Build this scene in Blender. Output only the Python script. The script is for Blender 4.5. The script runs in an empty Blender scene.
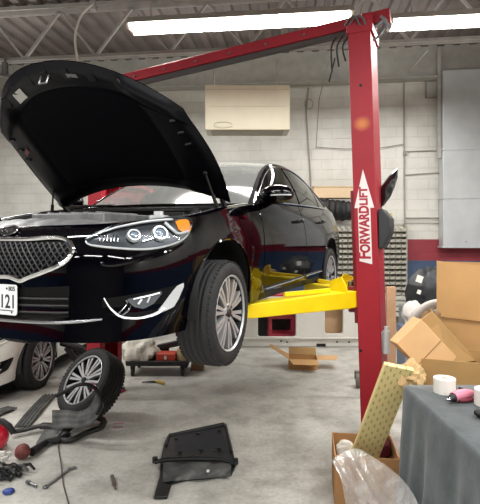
import bpy, bmesh, math, random
from mathutils import Vector, Matrix, Euler
random.seed(7)
R = math.radians
PI = math.pi
scene = bpy.context.scene
COL = scene.collection
H = 1.8            # camera height
F = 480.0          # focal length in pixels
HOR = 236.0        # horizon row

def at(u, v, Y):
    return Vector(((u - 240) / F * Y, Y, H + (HOR - v) / F * Y))
def flo(u, v, z=0.0):
    Y = (H - z) * F / (v - HOR)
    return Vector(((u - 240) / F * Y, Y, z))

# ------------------------------------------------------------------ materials
def lin(h):
    h = h.lstrip('#')
    c = [int(h[i:i + 2], 16) / 255 for i in (0, 2, 4)]
    return tuple((x / 12.92 if x <= .04045 else ((x + .055) / 1.055) ** 2.4) for x in c) + (1.0,)

_m = {}
def M(name, hexc='#888888', rough=.5, metal=0., coat=0., var=0., vscale=6., bump=0., bscale=60., hex2=None, spec=.5, emit=0., alpha=1.):
    if name in _m: return _m[name]
    m = bpy.data.materials.new(name); m.use_nodes = True
    nt = m.node_tree; N = nt.nodes; L = nt.links
    b = N['Principled BSDF']
    b.inputs['Base Color'].default_value = lin(hexc)
    b.inputs['Roughness'].default_value = rough
    b.inputs['Metallic'].default_value = metal
    b.inputs['Coat Weight'].default_value = coat
    b.inputs['Coat Roughness'].default_value = .03
    b.inputs['Specular IOR Level'].default_value = spec
    if alpha < 1: b.inputs['Alpha'].default_value = alpha
    if emit:
        b.inputs['Emission Color'].default_value = lin(hexc); b.inputs['Emission Strength'].default_value = emit
    tc = N.new('ShaderNodeTexCoord')
    if var or hex2:
        n = N.new('ShaderNodeTexNoise'); n.inputs['Scale'].default_value = vscale; n.inputs['Detail'].default_value = 6
        L.new(tc.outputs['Object'], n.inputs['Vector'])
        r = N.new('ShaderNodeValToRGB')
        c1 = lin(hexc); c2 = lin(hex2) if hex2 else tuple(x * (1 - var) for x in c1[:3]) + (1,)
        r.color_ramp.elements[0].position = .35; r.color_ramp.elements[0].color = c2
        r.color_ramp.elements[1].position = .65; r.color_ramp.elements[1].color = c1
        L.new(n.outputs['Fac'], r.inputs['Fac']); L.new(r.outputs['Color'], b.inputs['Base Color'])
    if bump:
        n2 = N.new('ShaderNodeTexNoise'); n2.inputs['Scale'].default_value = bscale; n2.inputs['Detail'].default_value = 4
        L.new(tc.outputs['Object'], n2.inputs['Vector'])
        bp = N.new('ShaderNodeBump'); bp.inputs['Strength'].default_value = bump; bp.inputs['Distance'].default_value = .01
        L.new(n2.outputs['Fac'], bp.inputs['Height']); L.new(bp.outputs['Normal'], b.inputs['Normal'])
    _m[name] = m
    return m

def glass(name, hexc, ior=1.5, rough=.02, lo=0.0, haze=0.):
    if name in _m: return _m[name]
    m = bpy.data.materials.new(name); m.use_nodes = True
    nt = m.node_tree; N = nt.nodes; L = nt.links
    N.remove(N['Principled BSDF'])
    t = N.new('ShaderNodeBsdfTransparent'); t.inputs['Color'].default_value = lin(hexc)
    g = N.new('ShaderNodeBsdfGlossy'); g.inputs['Roughness'].default_value = rough
    g.inputs['Color'].default_value = (.95, .97, .95, 1)
    fr = N.new('ShaderNodeFresnel'); fr.inputs['IOR'].default_value = ior
    mp = N.new('ShaderNodeMapRange'); mp.inputs['To Min'].default_value = lo
    L.new(fr.outputs['Fac'], mp.inputs['Value'])
    mx = N.new('ShaderNodeMixShader')
    L.new(mp.outputs['Result'], mx.inputs['Fac']); L.new(t.outputs['BSDF'], mx.inputs[1]); L.new(g.outputs['BSDF'], mx.inputs[2])
    last = mx.outputs['Shader']
    if haze:  # pale diffuse mix: dust plus painted-in bright reflection on the windshield
        d = N.new('ShaderNodeBsdfDiffuse'); d.inputs['Color'].default_value = (.75, .78, .75, 1); m2 = N.new('ShaderNodeMixShader'); m2.inputs['Fac'].default_value = haze
        L.new(last, m2.inputs[1]); L.new(d.outputs['BSDF'], m2.inputs[2]); last = m2.outputs['Shader']
    L.new(last, N['Material Output'].inputs['Surface'])
    _m[name] = m
    return m

# ------------------------------------------------------------------ mesh builder
class MB:
    def __init__(s): s.v = []; s.f = []
    def add(s, vs, fs):
        o = len(s.v); s.v += [tuple(p) for p in vs]; s.f += [tuple(i + o for i in f) for f in fs]; return s
    def box(s, c, d, m=None, taper=None):
        x, y, z = [k / 2 for k in d]; vs = []
        for sz in (-1, 1):
            t = 1 if (taper is None or sz < 0) else taper
            for sx, sy in ((-1, -1), (1, -1), (1, 1), (-1, 1)): vs.append(Vector((sx * x * t, sy * y * t, sz * z)))
        vs = [(m @ p if m else p) + Vector(c) for p in vs]
        return s.add(vs, [(3, 2, 1, 0), (4, 5, 6, 7), (0, 1, 5, 4), (1, 2, 6, 5), (2, 3, 7, 6), (3, 0, 4, 7)])
    def bar(s, a, b, w, h, up=(0, 0, 1)):
        a = Vector(a); b = Vector(b); d = b - a; n = d.normalized(); u = Vector(up)
        if abs(n.dot(u)) > .98: u = Vector((1, 0, 0))
        x = n.cross(u).normalized(); y = x.cross(n).normalized(); vs = []
        for p in (a, b):
            for i, j in ((-1, -1), (1, -1), (1, 1), (-1, 1)): vs.append(p + x * (i * w / 2) + y * (j * h / 2))
        return s.add(vs, [(3, 2, 1, 0), (4, 5, 6, 7), (0, 1, 5, 4), (1, 2, 6, 5), (2, 3, 7, 6), (3, 0, 4, 7)])
    def tube(s, pts, r, n=8, caps=True, flat=1., closed=False):
        P = [Vector(p) for p in pts]; k = len(P); rs = r if isinstance(r, (list, tuple)) else [r] * k
        vs = []; x = None
        for i in range(k):
            a = P[(i - 1) % k] if (closed or i > 0) else P[i]; b = P[(i + 1) % k] if (closed or i < k - 1) else P[i]
            d = (b - a).normalized()
            if x is None:
                u = Vector((0, 0, 1)) if abs(d.z) < .9 else Vector((1, 0, 0)); x = d.cross(u).normalized()
            else:
                x = (x - d * x.dot(d)).normalized()
            y = d.cross(x)
            for j in range(n):
                t = 2 * PI * j / n; vs.append(P[i] + (x * math.cos(t) + y * math.sin(t) * flat) * rs[i])
        fs = []
        for i in range(k if closed else k - 1):
            for j in range(n):
                a = i * n + j; b = i * n + (j + 1) % n; c = ((i + 1) % k) * n
                fs.append((a, b, c + (j + 1) % n, c + j))
        if caps and not closed: fs += [tuple(range(n - 1, -1, -1)), tuple((k - 1) * n + j for j in range(n))]
        return s.add(vs, fs)
    def cyl(s, a, b, r, n=16, r2=None): return s.tube([a, b], [r, r if r2 is None else r2], n)
    def lathe(s, prof, n=32, mat=None, close=False):
        vs = []; k = len(prof)                      # prof: (radius, height along local Y)
        for r, h in prof:
            for j in range(n):
                t = 2 * PI * j / n; p = Vector((r * math.cos(t), h, r * math.sin(t))); vs.append(mat @ p if mat else p)
        fs = []
        for i in range(k if close else k - 1):
            i2 = (i + 1) % k
            for j in range(n): fs.append((i * n + j, i * n + (j + 1) % n, i2 * n + (j + 1) % n, i2 * n + j))
        return s.add(vs, fs)
    def disc(s, c, r, n=24, mat=None):
        vs = [Vector((r * math.cos(2 * PI * j / n), 0, r * math.sin(2 * PI * j / n))) for j in range(n)]
        vs = [(mat @ (p + Vector(c)) if mat else p + Vector(c)) for p in vs]
        return s.add(vs, [tuple(range(n))])
    def prism(s, poly, d, mat):                     # poly in local XY, extruded by d along local Z
        n = len(poly); vs = [mat @ Vector((x, y, 0)) for x, y in poly] + [mat @ Vector((x, y, d)) for x, y in poly]
        fs = [tuple(range(n - 1, -1, -1)), tuple(range(n, 2 * n))] + [(i, (i + 1) % n, n + (i + 1) % n, n + i) for i in range(n)]
        return s.add(vs, fs)
    def grid(s, fn, nu, nv, thick=None):
        g = [[Vector(fn(i / nu, j / nv)) for j in range(nv + 1)] for i in range(nu + 1)]
        w = nv + 1; vs = [p for r in g for p in r]
        fs = [(i * w + j, (i + 1) * w + j, (i + 1) * w + j + 1, i * w + j + 1) for i in range(nu) for j in range(nv)]
        if thick is not None:
            t = Vector(thick) if not callable(thick) else None; o = len(vs)
            vs = vs + [p + (t if t else Vector(thick(p))) for p in vs]
            fs = fs + [tuple(reversed([k + o for k in f])) for f in fs]
            ring = [(i, 0) for i in range(nu)] + [(nu, j) for j in range(nv)] + [(i, nv) for i in range(nu, 0, -1)] + [(0, j) for j in range(nv, 0, -1)]
            idx = [i * w + j for i, j in ring]
            fs += [(idx[k], idx[k] + o, idx[(k + 1) % len(idx)] + o, idx[(k + 1) % len(idx)]) for k in range(len(idx))]
        return s.add(vs, fs)
    def ell(s, c, r, m=None, nu=16, nv=10):
        vs = []; fs = []
        for j in range(nv + 1):
            a = PI * j / nv
            for i in range(nu):
                t = 2 * PI * i / nu; p = Vector((r[0] * math.sin(a) * math.cos(t), r[1] * math.sin(a) * math.sin(t), r[2] * math.cos(a)))
                vs.append((m @ p if m else p) + Vector(c))
        for j in range(nv):
            for i in range(nu): fs.append((j * nu + i, j * nu + (i + 1) % nu, (j + 1) * nu + (i + 1) % nu, (j + 1) * nu + i))
        return s.add(vs, fs)
    def build(s, name, mat, parent=None, bevel=0., smooth=35, sub=0, xf=None, loc=None, rot=None, noweld=False, seg=2):
        me = bpy.data.meshes.new(name)
        vs = [xf(p) for p in s.v] if xf else s.v
        me.from_pydata([tuple(p) for p in vs], [], s.f)
        bm = bmesh.new(); bm.from_mesh(me)
        if not noweld: bmesh.ops.remove_doubles(bm, verts=bm.verts, dist=1e-5)
        bmesh.ops.recalc_face_normals(bm, faces=bm.faces)
        bm.to_mesh(me); bm.free()
        me.materials.append(mat)
        if smooth:
            for p in me.polygons: p.use_smooth = True
            me.set_sharp_from_angle(angle=R(smooth))
        o = bpy.data.objects.new(name, me); COL.objects.link(o)
        if parent: o.parent = parent
        if loc is not None: o.location = loc
        if rot is not None: o.rotation_euler = rot
        if bevel:
            md = o.modifiers.new('bevel', 'BEVEL'); md.width = bevel; md.segments = seg; md.limit_method = 'ANGLE'; md.angle_limit = R(40)
        if sub:
            md = o.modifiers.new('sub', 'SUBSURF'); md.levels = sub; md.render_levels = sub
        return o

def tag(o, label=None, cat=None, group=None, kind=None):
    if label: o['label'] = label
    if cat: o['category'] = cat
    if group: o['group'] = group
    if kind: o['kind'] = kind
    return o
def thing(name, label, cat, loc=(0, 0, 0), rot=(0, 0, 0), group=None):
    o = bpy.data.objects.new(name, None); COL.objects.link(o); o.empty_display_size = .1
    o.location = loc; o.rotation_euler = rot
    return tag(o, label, cat, group)
def copy_tree(o, parent=None):
    c = o.copy(); COL.objects.link(c)
    if parent: c.parent = parent
    for ch in list(o.children): copy_tree(ch, c)
    return c
def text_mesh(name, txt, size, mat, parent, mtx, ext=.001, sx=1., bold=0., align='CENTER'):
    cu = bpy.data.curves.new(name, 'FONT'); cu.body = txt; cu.size = size; cu.extrude = ext; cu.align_x = align; cu.align_y = 'CENTER'; cu.offset = bold
    o = bpy.data.objects.new(name + '_src', cu); COL.objects.link(o)
    dg = bpy.context.evaluated_depsgraph_get(); me = bpy.data.meshes.new_from_object(o.evaluated_get(dg))
    bpy.data.objects.remove(o); bpy.data.curves.remove(cu)
    me.name = name; me.transform(mtx @ Matrix.Diagonal((sx, 1, 1, 1))); me.materials.clear(); me.materials.append(mat)
    r = bpy.data.objects.new(name, me); COL.objects.link(r); r.parent = parent
    return r
def interp(t, xs):
    if t <= xs[0][0]: return xs[0][1]
    for (a, p), (b, q) in zip(xs, xs[1:]):
        if t <= b: return p + (q - p) * (t - a) / (b - a)
    return xs[-1][1]
def sst(a, b, x):
    t = max(0., min(1., (x - a) / (b - a))); return t * t * (3 - 2 * t)
def crom(P, n=8, closed=False):
    out = []; k = len(P); P = [Vector(p) for p in P]
    for i in range(k if closed else k - 1):
        p0 = P[(i - 1) % k] if (closed or i > 0) else P[0]; p1 = P[i]; p2 = P[(i + 1) % k]; p3 = P[(i + 2) % k] if (closed or i < k - 2) else P[-1]
        for j in range(n):
            t = j / n
            out.append(.5 * ((2 * p1) + (p2 - p0) * t + (2 * p0 - 5 * p1 + 4 * p2 - p3) * t * t + (3 * p1 - p0 - 3 * p2 + p3) * t ** 3))
    if not closed: out.append(P[-1])
    return out
def frame(o, x, y, z):
    x = Vector(x); y = Vector(y); z = Vector(z)
    return Matrix(((x.x, y.x, z.x, o[0]), (x.y, y.y, z.y, o[1]), (x.z, y.z, z.z, o[2]), (0, 0, 0, 1)))
# ------------------------------------------------------------------ car body surface (x rearwards from front axle, y to the driver's side, z up)
_ctl = [(-.955, 0), (-.945, .22), (-.915, .42), (-.85, .58), (-.74, .70), (-.58, .80), (-.40, .862), (-.2, .895), (0, .908), (.4, .914), (1.2, .918),
        (2.2, .916), (2.845, .912), (3.2, .895), (3.55, .855), (3.8, .79), (3.97, .66), (4.06, .42), (4.08, .2), (4.085, 0)]
_dense = crom([(x, y, 0) for x, y in _ctl], 12)
_acc = [0.]
for _p, _q in zip(_dense, _dense[1:]): _acc.append(_acc[-1] + (_q - _p).length)
SMAX = _acc[-1]
def out(s):
    s = max(0, min(SMAX, s)); lo, hi = 0, len(_acc) - 1
    while hi - lo > 1:
        m = (lo + hi) // 2
        if _acc[m] <= s: lo = m
        else: hi = m
    t = (s - _acc[lo]) / (_acc[hi] - _acc[lo]); p = _dense[lo].lerp(_dense[hi], t)
    a = _dense[max(lo - 1, 0)]; b = _dense[min(hi + 1, len(_dense) - 1)]; d = (b - a).normalized()
    if s < .02: d = Vector((0, 1, 0))
    return p, Vector((-d.y, d.x, 0))          # point, outward normal
def s_of_x(x):
    lo, hi = 0., SMAX
    for _ in range(40):
        m = (lo + hi) / 2
        if out(m)[0].x < x: lo = m
        else: hi = m
    return lo
INS_S = [(.15, .085), (.2, .07), (.26, .05), (.34, .028), (.5, .008), (.62, 0), (.73, .003), (.79, .012), (.86, .026), (.93, .045), (1.0, .075), (1.08, .11)]
INS_F = [(.18, -.012), (.21, -.010), (.25, -.005), (.29, .0), (.36, .012), (.5, .012), (.58, .012), (.66, .03), (.72, .055), (.77, .09), (.80, .125), (.84, .20)]
INS_R = [(.18, .14), (.3, .04), (.45, 0), (.6, .02), (.75, .05), (.9, .08), (1.05, .14)]
ZT = [(-.955, .785), (-.75, .80), (-.5, .828), (-.3, .852), (0, .905), (.4, .955), (.75, .99), (1.1, 1.005), (2.4, 1.035), (3.0, 1.05), (3.5, 1.04), (3.9, 1.02), (4.1, 1.0)]
ARC = .385
def zt(x): return interp(x, ZT)
def zb(x):
    base = interp(x, [(-.95, .205), (-.4, .2), (.38, .22), (.5, .25), (2.3, .25), (2.5, .22), (3.3, .22), (4.1, .26)])
    for c in (0., 2.845):
        if abs(x - c) < ARC: base = max(base, .335 + math.sqrt(ARC ** 2 - (x - c) ** 2))
    return base
def S(s, z, off=0.):
    sg = -1 if s < 0 else 1
    p, n = out(abs(s)); x = p.x
    wf = 1 - sst(-.80, -.25, x); wr = sst(3.4, 4.0, x); ws = 1 - wf - wr
    i = wf * interp(z, INS_F) + ws * interp(z, INS_S) + wr * interp(z, INS_R)
    q = p + n * (off - i)
    return Vector((q.x, sg * q.y, z))
def SN(s, z):
    e = .004; a = S(s + e, z) - S(s - e, z); b = S(s, z + e) - S(s, z - e); n = a.cross(b).normalized()
    p, m = out(abs(s)); m = Vector((m.x, m.y * (1 if s >= 0 else -1), 0))
    return n if n.dot(m) > 0 else -n
def SO(s, z, off): return S(s, z) + SN(s, z) * off
# ------------------------------------------------------------------ car
CX = lambda p: (-p[0], p[1], p[2])               # car coordinates -> local frame (x forward)
def C3(x, y, z): return Vector((x, y, z))

XS = []
def cols():
    xs = []
    ss = []
    s0 = s_of_x(-.75); k = 26
    for i in range(k): ss.append((s0 * i / k, 0))
    xx = [-.75 + .03 * i for i in range(12)]
    def arch(c):
        return [c + ARC * 1.0001 * math.sin(-PI / 2 + PI * i / 28) for i in range(29)]
    xx += arch(0.)
    xx += [.42, .48, .55, .612, ('g', .62), .628]
    xx += [.7 + .07 * i for i in range(15)] + [1.732, ('g', 1.74), 1.748] + [1.82 + .08 * i for i in range(8)]
    xx += [2.45] + arch(2.845) + [3.26 + .05 * i for i in range(11)]
    for x in xx:
        g = 0
        if isinstance(x, tuple): g = 1; x = x[1]
        ss.append((s_of_x(x), g))
    s1 = s_of_x(3.78); k = 22
    for i in range(k + 1): ss.append((s1 + (SMAX - s1) * i / k, 0))
    ss.sort()
    return ss
CS = cols()
FR = [0, .07, .14, .22, .30, .38, .46, .54, .62, .70, .77, .84, .90, .95, 1.0]
XD1, XD2, XD3 = .62, 1.74, 2.62
def door3x(z): return interp(z, [(.3, 2.42), (.62, 2.44), (.8, 2.53), (1.05, 2.66)])

def side_pt(ci, j, sg):
    s, g = CS[ci]; x = out(s)[0].x
    z = zb(x) + (zt(x) - zb(x)) * FR[j]
    return SO(sg * s, z, -.014 if (g and j > 0) else 0.)

def region_mesh(mb, c0, c1, j0, j1, sg):
    mb.grid(lambda u, v: side_pt(c0 + round(u * (c1 - c0)), j0 + round(v * (j1 - j0)), sg), c1 - c0, j1 - j0)

def ci_of(x, which=0):
    best = min(range(len(CS)), key=lambda i: abs(out(CS[i][0])[0].x - x) + (0 if CS[i][1] == which else 5)); return best

def belt(x, sg): return S(sg * s_of_x(x), zt(x))
RAIL = [(.66, .80, .985), (1.0, .715, 1.185), (1.30, .645, 1.33), (1.6, .60, 1.425), (1.9, .58, 1.462), (2.25, .572, 1.465), (2.6, .572, 1.425), (2.95, .585, 1.335), (3.25, .61, 1.215), (3.46, .64, 1.10)]
RAILD = crom(RAIL, 10)
BELTX = [(0, .64), (.1, .9), (1, 3.46)]
def rail(t, sg=1):
    f = t * (len(RAILD) - 1); i = min(int(f), len(RAILD) - 2); p = RAILD[i].lerp(RAILD[i + 1], f - i); return Vector((p.x, p.y * sg, p.z))
def gh(t, v, sg, off=0.):                        # greenhouse side: t along, v from belt to rail
    b = belt(.645 + 2.815 * t, sg); b.y -= .012 * sg
    r = rail(t, sg); p = b.lerp(r, v); p.y += sg * (.028 * math.sin(PI * v) + off); p.z += off * .35
    return p
def roofpt(t, w, off=0.):                        # w in -1..1 across
    l = rail(t, 1); y = l.y * w; k = 1 - w * w
    x = l.x - k * interp(t, [(0, .28), (.3, .10), (.45, 0), (.65, 0), (.8, -.08), (1, -.16)])
    z = l.z + k * interp(t, [(0, .0), (.3, .035), (.5, .045), (.7, .04), (1, .02)]) + off
    return Vector((x, y, z))

def make_wheel_parts(parent, mat_t, mat_r, radius=.335, width=.235, tyre_mesh=True, detail=True):
    """wheel about the local Y axis, outer face towards +Y at y = width/2; returns the tyre object"""
    k = radius / .335; w = width / 2
    prof = [(.232, -w + .01), (.25, -w), (.29, -w - .004), (.318, -w + .012), (.330, -w + .03)]
    for c in (-.055, -.02, .02, .055): prof += [(.335, c - .012), (.327, c - .004), (.327, c + .004), (.335, c + .012)]
    prof += [(.330, w - .03), (.318, w - .012), (.29, w + .004), (.262, w + .002), (.25, w), (.232, w - .01)]
    prof = sorted(prof, key=lambda q: 0) 
    mb = MB(); mb.lathe([(r * k, h) for r, h in prof], 72, close=True)
    # shoulder tread blocks
    for sd in (-1, 1):
        for i in range(60):
            a = 2 * PI * i / 60; m = Matrix.Rotation(a, 3, 'Y')
            mb.box(m @ Vector((.3235 * k, sd * (w - .022), 0)), (.008 * k, .026, .022 * k), m)
    ty = mb.build('tire', mat_t, parent, smooth=40)
    f = w - .012
    bb_ = MB(); bb_.lathe([(.227 * k, f + .002), (.222 * k, f - .02), (.216 * k, -w + .04), (.24 * k, -w + .01)], 64); bb_.lathe([(.216 * k, -w + .055), (.05 * k, -w + .06)], 40); bb_.build('rim_barrel', MAT['barrel'], ty)
    rb = MB(); rb.lathe([(.236 * k, f + .008), (.241 * k, f + .012), (.236 * k, f + .014), (.228 * k, f + .006), (.225 * k, f - .008)], 64)
    nsp = 10
    for i in range(nsp):
        a0 = 2 * PI * i / nsp
        for da in (-.105, .105):
            a = a0 + da; ai = a0 + da * .9
            pi_ = Vector((.052 * k * math.cos(ai), f - .008, .052 * k * math.sin(ai))); po = Vector((.226 * k * math.cos(a), f - .004, .226 * k * math.sin(a)))
            tt = Vector((-math.sin(a), 0, math.cos(a))); vs = []
            for p, hw, dp in ((pi_, .0085, .045), (pi_.lerp(po, .5) + Vector((0, .004, 0)), .0105, .034), (po, .0135, .03)):
                vs += [p - tt * hw * k, p + tt * hw * k, p + tt * hw * .7 * k - Vector((0, dp, 0)), p - tt * hw * .7 * k - Vector((0, dp, 0))]
            fs = []
            for q in (0, 4):
                for e in range(4): fs.append((q + e, q + (e + 1) % 4, q + 4 + (e + 1) % 4, q + 4 + e))
            rb.add(vs, fs + [(0, 1, 2, 3), (8, 9, 10, 11)])
    rb.lathe([(.001, f - .006), (.058 * k, f - .006), (.066 * k, f - .012), (.066 * k, f - .06), (.001, f - .06)], 30)
    rim = rb.build('rim', mat_r, ty, smooth=30)
    cb = MB(); cb.lathe([(.001, f + .006), (.024 * k, f + .005), (.03 * k, f - .002), (.03 * k, f - .01)], 24); cb.build('center_cap', MAT['capdark'], ty)
    for i in range(5):
        a = 2 * PI * i / 5 + .3; p = Vector((.046 * k * math.cos(a), 0, .046 * k * math.sin(a)))
        n = MB(); n.cyl(p + Vector((0, f - .02, 0)), p + Vector((0, f + .001, 0)), .0085 * k, 6); n.build('lug_nut', MAT['chrome_dk'], ty)
    return ty

def patch(mb, lo, up, off, ns=24, nz=8, depth=.02, skirt=True):
    """raised patch on the body skin between two (s,z) curves"""
    s0 = max(lo[0][0], up[0][0]); s1 = min(lo[-1][0], up[-1][0])
    def fn(u, v, o=off):
        s = s0 + (s1 - s0) * u; a = interp(s, lo); b = interp(s, up); return SO(s, a + (b - a) * v, o)
    g = [[fn(i / ns, j / nz) for j in range(nz + 1)] for i in range(ns + 1)]
    w = nz + 1; vs = [p for r in g for p in r]
    fs = [(i * w + j, (i + 1) * w + j, (i + 1) * w + j + 1, i * w + j + 1) for i in range(ns) for j in range(nz)]
    if skirt:
        ring = [(i, 0) for i in range(ns)] + [(ns, j) for j in range(nz)] + [(i, nz) for i in range(ns, 0, -1)] + [(0, j) for j in range(nz, 0, -1)]
        o = len(vs)
        for i, j in ring: vs.append(fn(i / ns, j / nz, off - depth))
        for k in range(len(ring)):
            k2 = (k + 1) % len(ring); a = ring[k][0] * w + ring[k][1]; b = ring[k2][0] * w + ring[k2][1]
            fs.append((a, b, o + k2, o + k))
    mb.add(vs, fs)
def strip(mb, pts, r, off=.004, n=8, flat=1., closed=False, sub=4):
    P = crom([(s, z, 0) for s, z in pts], sub, closed)
    rs = r
    if isinstance(r, (list, tuple)): rs = [interp(i / (len(P) - 1), [(k / (len(r) - 1), q) for k, q in enumerate(r)]) for i in range(len(P))]
    mb.tube([SO(p.x, p.y, off) for p in P], rs, n, flat=flat, closed=closed)
def mir(pts): return [(-s, z) for s, z in reversed(pts)]

def make_car(root, paint, black=True):
    P = root; m = MAT
    nc = len(CS) - 1
    cf = ci_of(-.405); cA = ci_of(XD1, 1); cB = ci_of(XD2, 1); cC = max(i for i in range(len(CS)) if out(CS[i][0])[0].x < 2.46)
    # bumper skin (front), both sides in one mesh, with the top lip
    def lip(mb, c0, c1, sg):
        def fn(u, v):
            ci = c0 + round(u * (c1 - c0)); s = CS[ci][0] * sg; x = out(CS[ci][0])[0].x
            p = S(s, zt(x)); n = out(CS[ci][0])[1]; n = Vector((n.x, n.y * sg, 0))
            d, dz = [(0, 0), (.02, .008), (.06, .012), (.085, .006), (.09, -.03), (.095, -.16)][round(v * 5)]
            fr = 1.6 if x < -.7 else 1.
            return p - n * d * fr + Vector((0, 0, dz))
        mb.grid(fn, c1 - c0, 5)
    b = MB()
    for sg in (1, -1): region_mesh(b, 0, cf, 0, 14, sg); lip(b, 0, cf, sg)
    bump = b.build('front_bumper', paint, P, xf=CX)
    for sg in (1, -1):
        b = MB(); region_mesh(b, cf, cA, 0, 14, sg); lip(b, cf, cA, sg); b.build('front_fender', paint, P, xf=CX)
        b = MB(); region_mesh(b, cA, cB, 1, 14, sg); b.build('front_door', paint, P, xf=CX); fd = bpy.data.objects[-1] if False else COL.objects[-1]
        b = MB(); region_mesh(b, cB, cC, 1, 14, sg); b.build('rear_door', paint, P, xf=CX); rd = COL.objects[-1]
        b = MB(); region_mesh(b, cA, cC, 0, 1, sg); b.build('rocker_panel', m['plastic'] if black else paint, P, xf=CX)
        b = MB(); region_mesh(b, cC, ci_of(3.62), 0, 14, sg); b.build('rear_quarter_panel', paint, P, xf=CX)
        # door handles
        for d, xh, zh in ((fd, 1.56, .868), (rd, 2.42, .885)):
            b = MB(); s = s_of_x(xh); q = [SO(sg * (s + dx), zh + dx * .03, o) for dx, o in ((-.10, .004), (-.085, .03), (0, .038), (.085, .03), (.10, .004))]
            b.tube(crom(q, 4), .014, 10, flat=.8); b.build('door_handle', paint, d, xf=CX)
            b = MB(); b.tube([SO(sg * (s - .08), zh + .013, .036), SO(sg * s, zh + .015, .045), SO(sg * (s + .08), zh + .017, .036)], .004, 6); b.build('handle_trim', m['chrome'], d, xf=CX)
        # lower chrome strip on the doors
        for d, x0, x1 in ((fd, .68, 1.70), (rd, 1.78, 2.40)):
            b = MB(); b.tube([SO(sg * s_of_x(x0 + (x1 - x0) * i / 10), .325 + .012 * (x0 + (x1 - x0) * i / 10), .006) for i in range(11)], .014, 8, flat=.5); b.build('chrome_strip', m['chrome'], d, xf=CX)
        # windows
        def win(t0, t1, v0, v1, name, par, mat, off=.006):
            b = MB(); b.grid(lambda u, v: gh(t0 + (t1 - t0) * u, interp(t0 + (t1 - t0) * u, v0) + (interp(t0 + (t1 - t0) * u, v1) - interp(t0 + (t1 - t0) * u, v0)) * v, sg, off), 24, 8)
            return b.build(name, mat, par, xf=CX)
        VB = [(0, .03), (1, .05)]; VT = [(0, .92), (.14, .93), (.3, .93), (.7, .92), (.9, .84)]
        win(.035, .415, VB, VT, 'window', fd, m['tint'])
        win(.435, .70, VB, VT, 'window', rd, m['tint'])
        win(.715, .84, VB, [(.7, .9), (.78, .7), (.84, .12)], 'quarter_window', P, m['tint'])
        # pillars and frames around the windows: body strips
        b = MB()
        b.grid(lambda u, v: gh(u, interp(u, VT) + (1 - interp(u, VT)) * v, sg), 50, 3)
        b.grid(lambda u, v: gh(u, interp(u, VB) * v, sg), 50, 1)
        for t0, t1 in ((0, .035), (.415, .435), (.70, .715)):
            b.grid(lambda u, v: gh(t0 + (t1 - t0) * u, v, sg), 3, 8)
        b.grid(lambda u, v: gh(.84 + .16 * u, v, sg), 6, 8)
        b.grid(lambda u, v: gh(.715 + .125 * u, interp(.715 + .125 * u, [(.7, .9), (.78, .7), (.84, .12)]) * (1 - v) + v, sg), 12, 3)
        b.build('roof_pillar', paint, P, xf=CX)
        b = MB(); b.tube([gh(.03 + .80 * i / 40, .03, sg, .012) for i in range(41)], .008, 6)
        b.tube([gh(.045 + .785 * i / 40, interp(.06 + .77 * i / 40, VT if i < 34 else [(.715, .88), (.83, .16)]), sg, .012) for i in range(41)], .006, 6)
        b.build('window_chrome_trim', m['chrome'], P, xf=CX)
        # mirror
        mc = Vector((.65, sg * 1.0, 1.05)); b = MB()
        b.ell(mc, (.085, .135, .074), nu=20, nv=12); b.tube([(.72, sg * .86, .985), (.69, sg * .93, 1.0), (.67, sg * .99, 1.02)], [.04, .03, .025], 10)
        mr = b.build('side_mirror', paint, P, xf=CX)
        b = MB(); b.grid(lambda u, v: mc + Vector((-.088 * math.cos((u - .5) * 1.9) * 1.0, sg * .138 * math.sin((u - .5) * 1.9 + .25), -.018 + .010 * v - .0 * u)), 12, 2, thick=(.01, 0, 0)); b.build('turn_signal', m['lens_white'], mr, xf=CX)
        b = MB(); b.ell(mc + Vector((.06, 0, 0)), (.03, .10, .055)); b.build('mirror_glass', m['mirror'], mr, xf=CX)
    # rear end
    b = MB()
    for sg in (1, -1): region_mesh(b, ci_of(3.62), nc, 0, 14, sg)
    b.build('rear_bumper', paint, P, xf=CX)
    # trunk lid and shelf behind the rear glass
    b = MB()
    def deck(u, v):
        x = 3.2 + (4.06 - 3.2) * u; s = s_of_x(min(x, 4.07)); e = S(s, zt(x)); w = 2 * v - 1
        return Vector((x if abs(w) < 1 else e.x, e.y * w, e.z + .03 * (1 - w * w)))
    b.grid(deck, 16, 12); b.build('trunk_lid', paint, P, xf=CX)
    # roof, windscreen, rear glass
    tw, tr = .365, .70
    b = MB(); b.grid(lambda u, v: roofpt(tw + (tr - tw) * u, 2 * v - 1), 20, 16); b.build('roof', paint, P, xf=CX)
    b = MB()
    for sg in (1, -1): b.grid(lambda u, v: roofpt(tw * u, sg * (.96 + .04 * v), .002), 14, 2)
    b.grid(lambda u, v: roofpt(tw - .012 * v, (2 * u - 1) * .96, .001), 14, 2); b.build('windshield_frame', m['seal'], P, xf=CX)
    b = MB(); b.grid(lambda u, v: roofpt((tw - .012) * u, (2 * v - 1) * .96), 18, 18); b.build('windshield', m['glass'], P, xf=CX)
    b = MB(); b.grid(lambda u, v: roofpt(tr + (1 - tr) * u, 2 * v - 1), 14, 14); b.build('rear_window', m['tint'], P, xf=CX)
    # under body and wheel wells
    b = MB(); b.grid(lambda u, v: Vector((-.9 + 4.9 * u, (2 * v - 1) * (.60 if (abs(-.9 + 4.9 * u) < .5 or abs(-.9 + 4.9 * u - 2.845) < .5) else min(.82, out(s_of_x(-.9 + 4.9 * u))[0].y - .08)), .27)), 60, 4, thick=(0, 0, .05)); b.build('underbody', m['under'], P, xf=CX)
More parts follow.
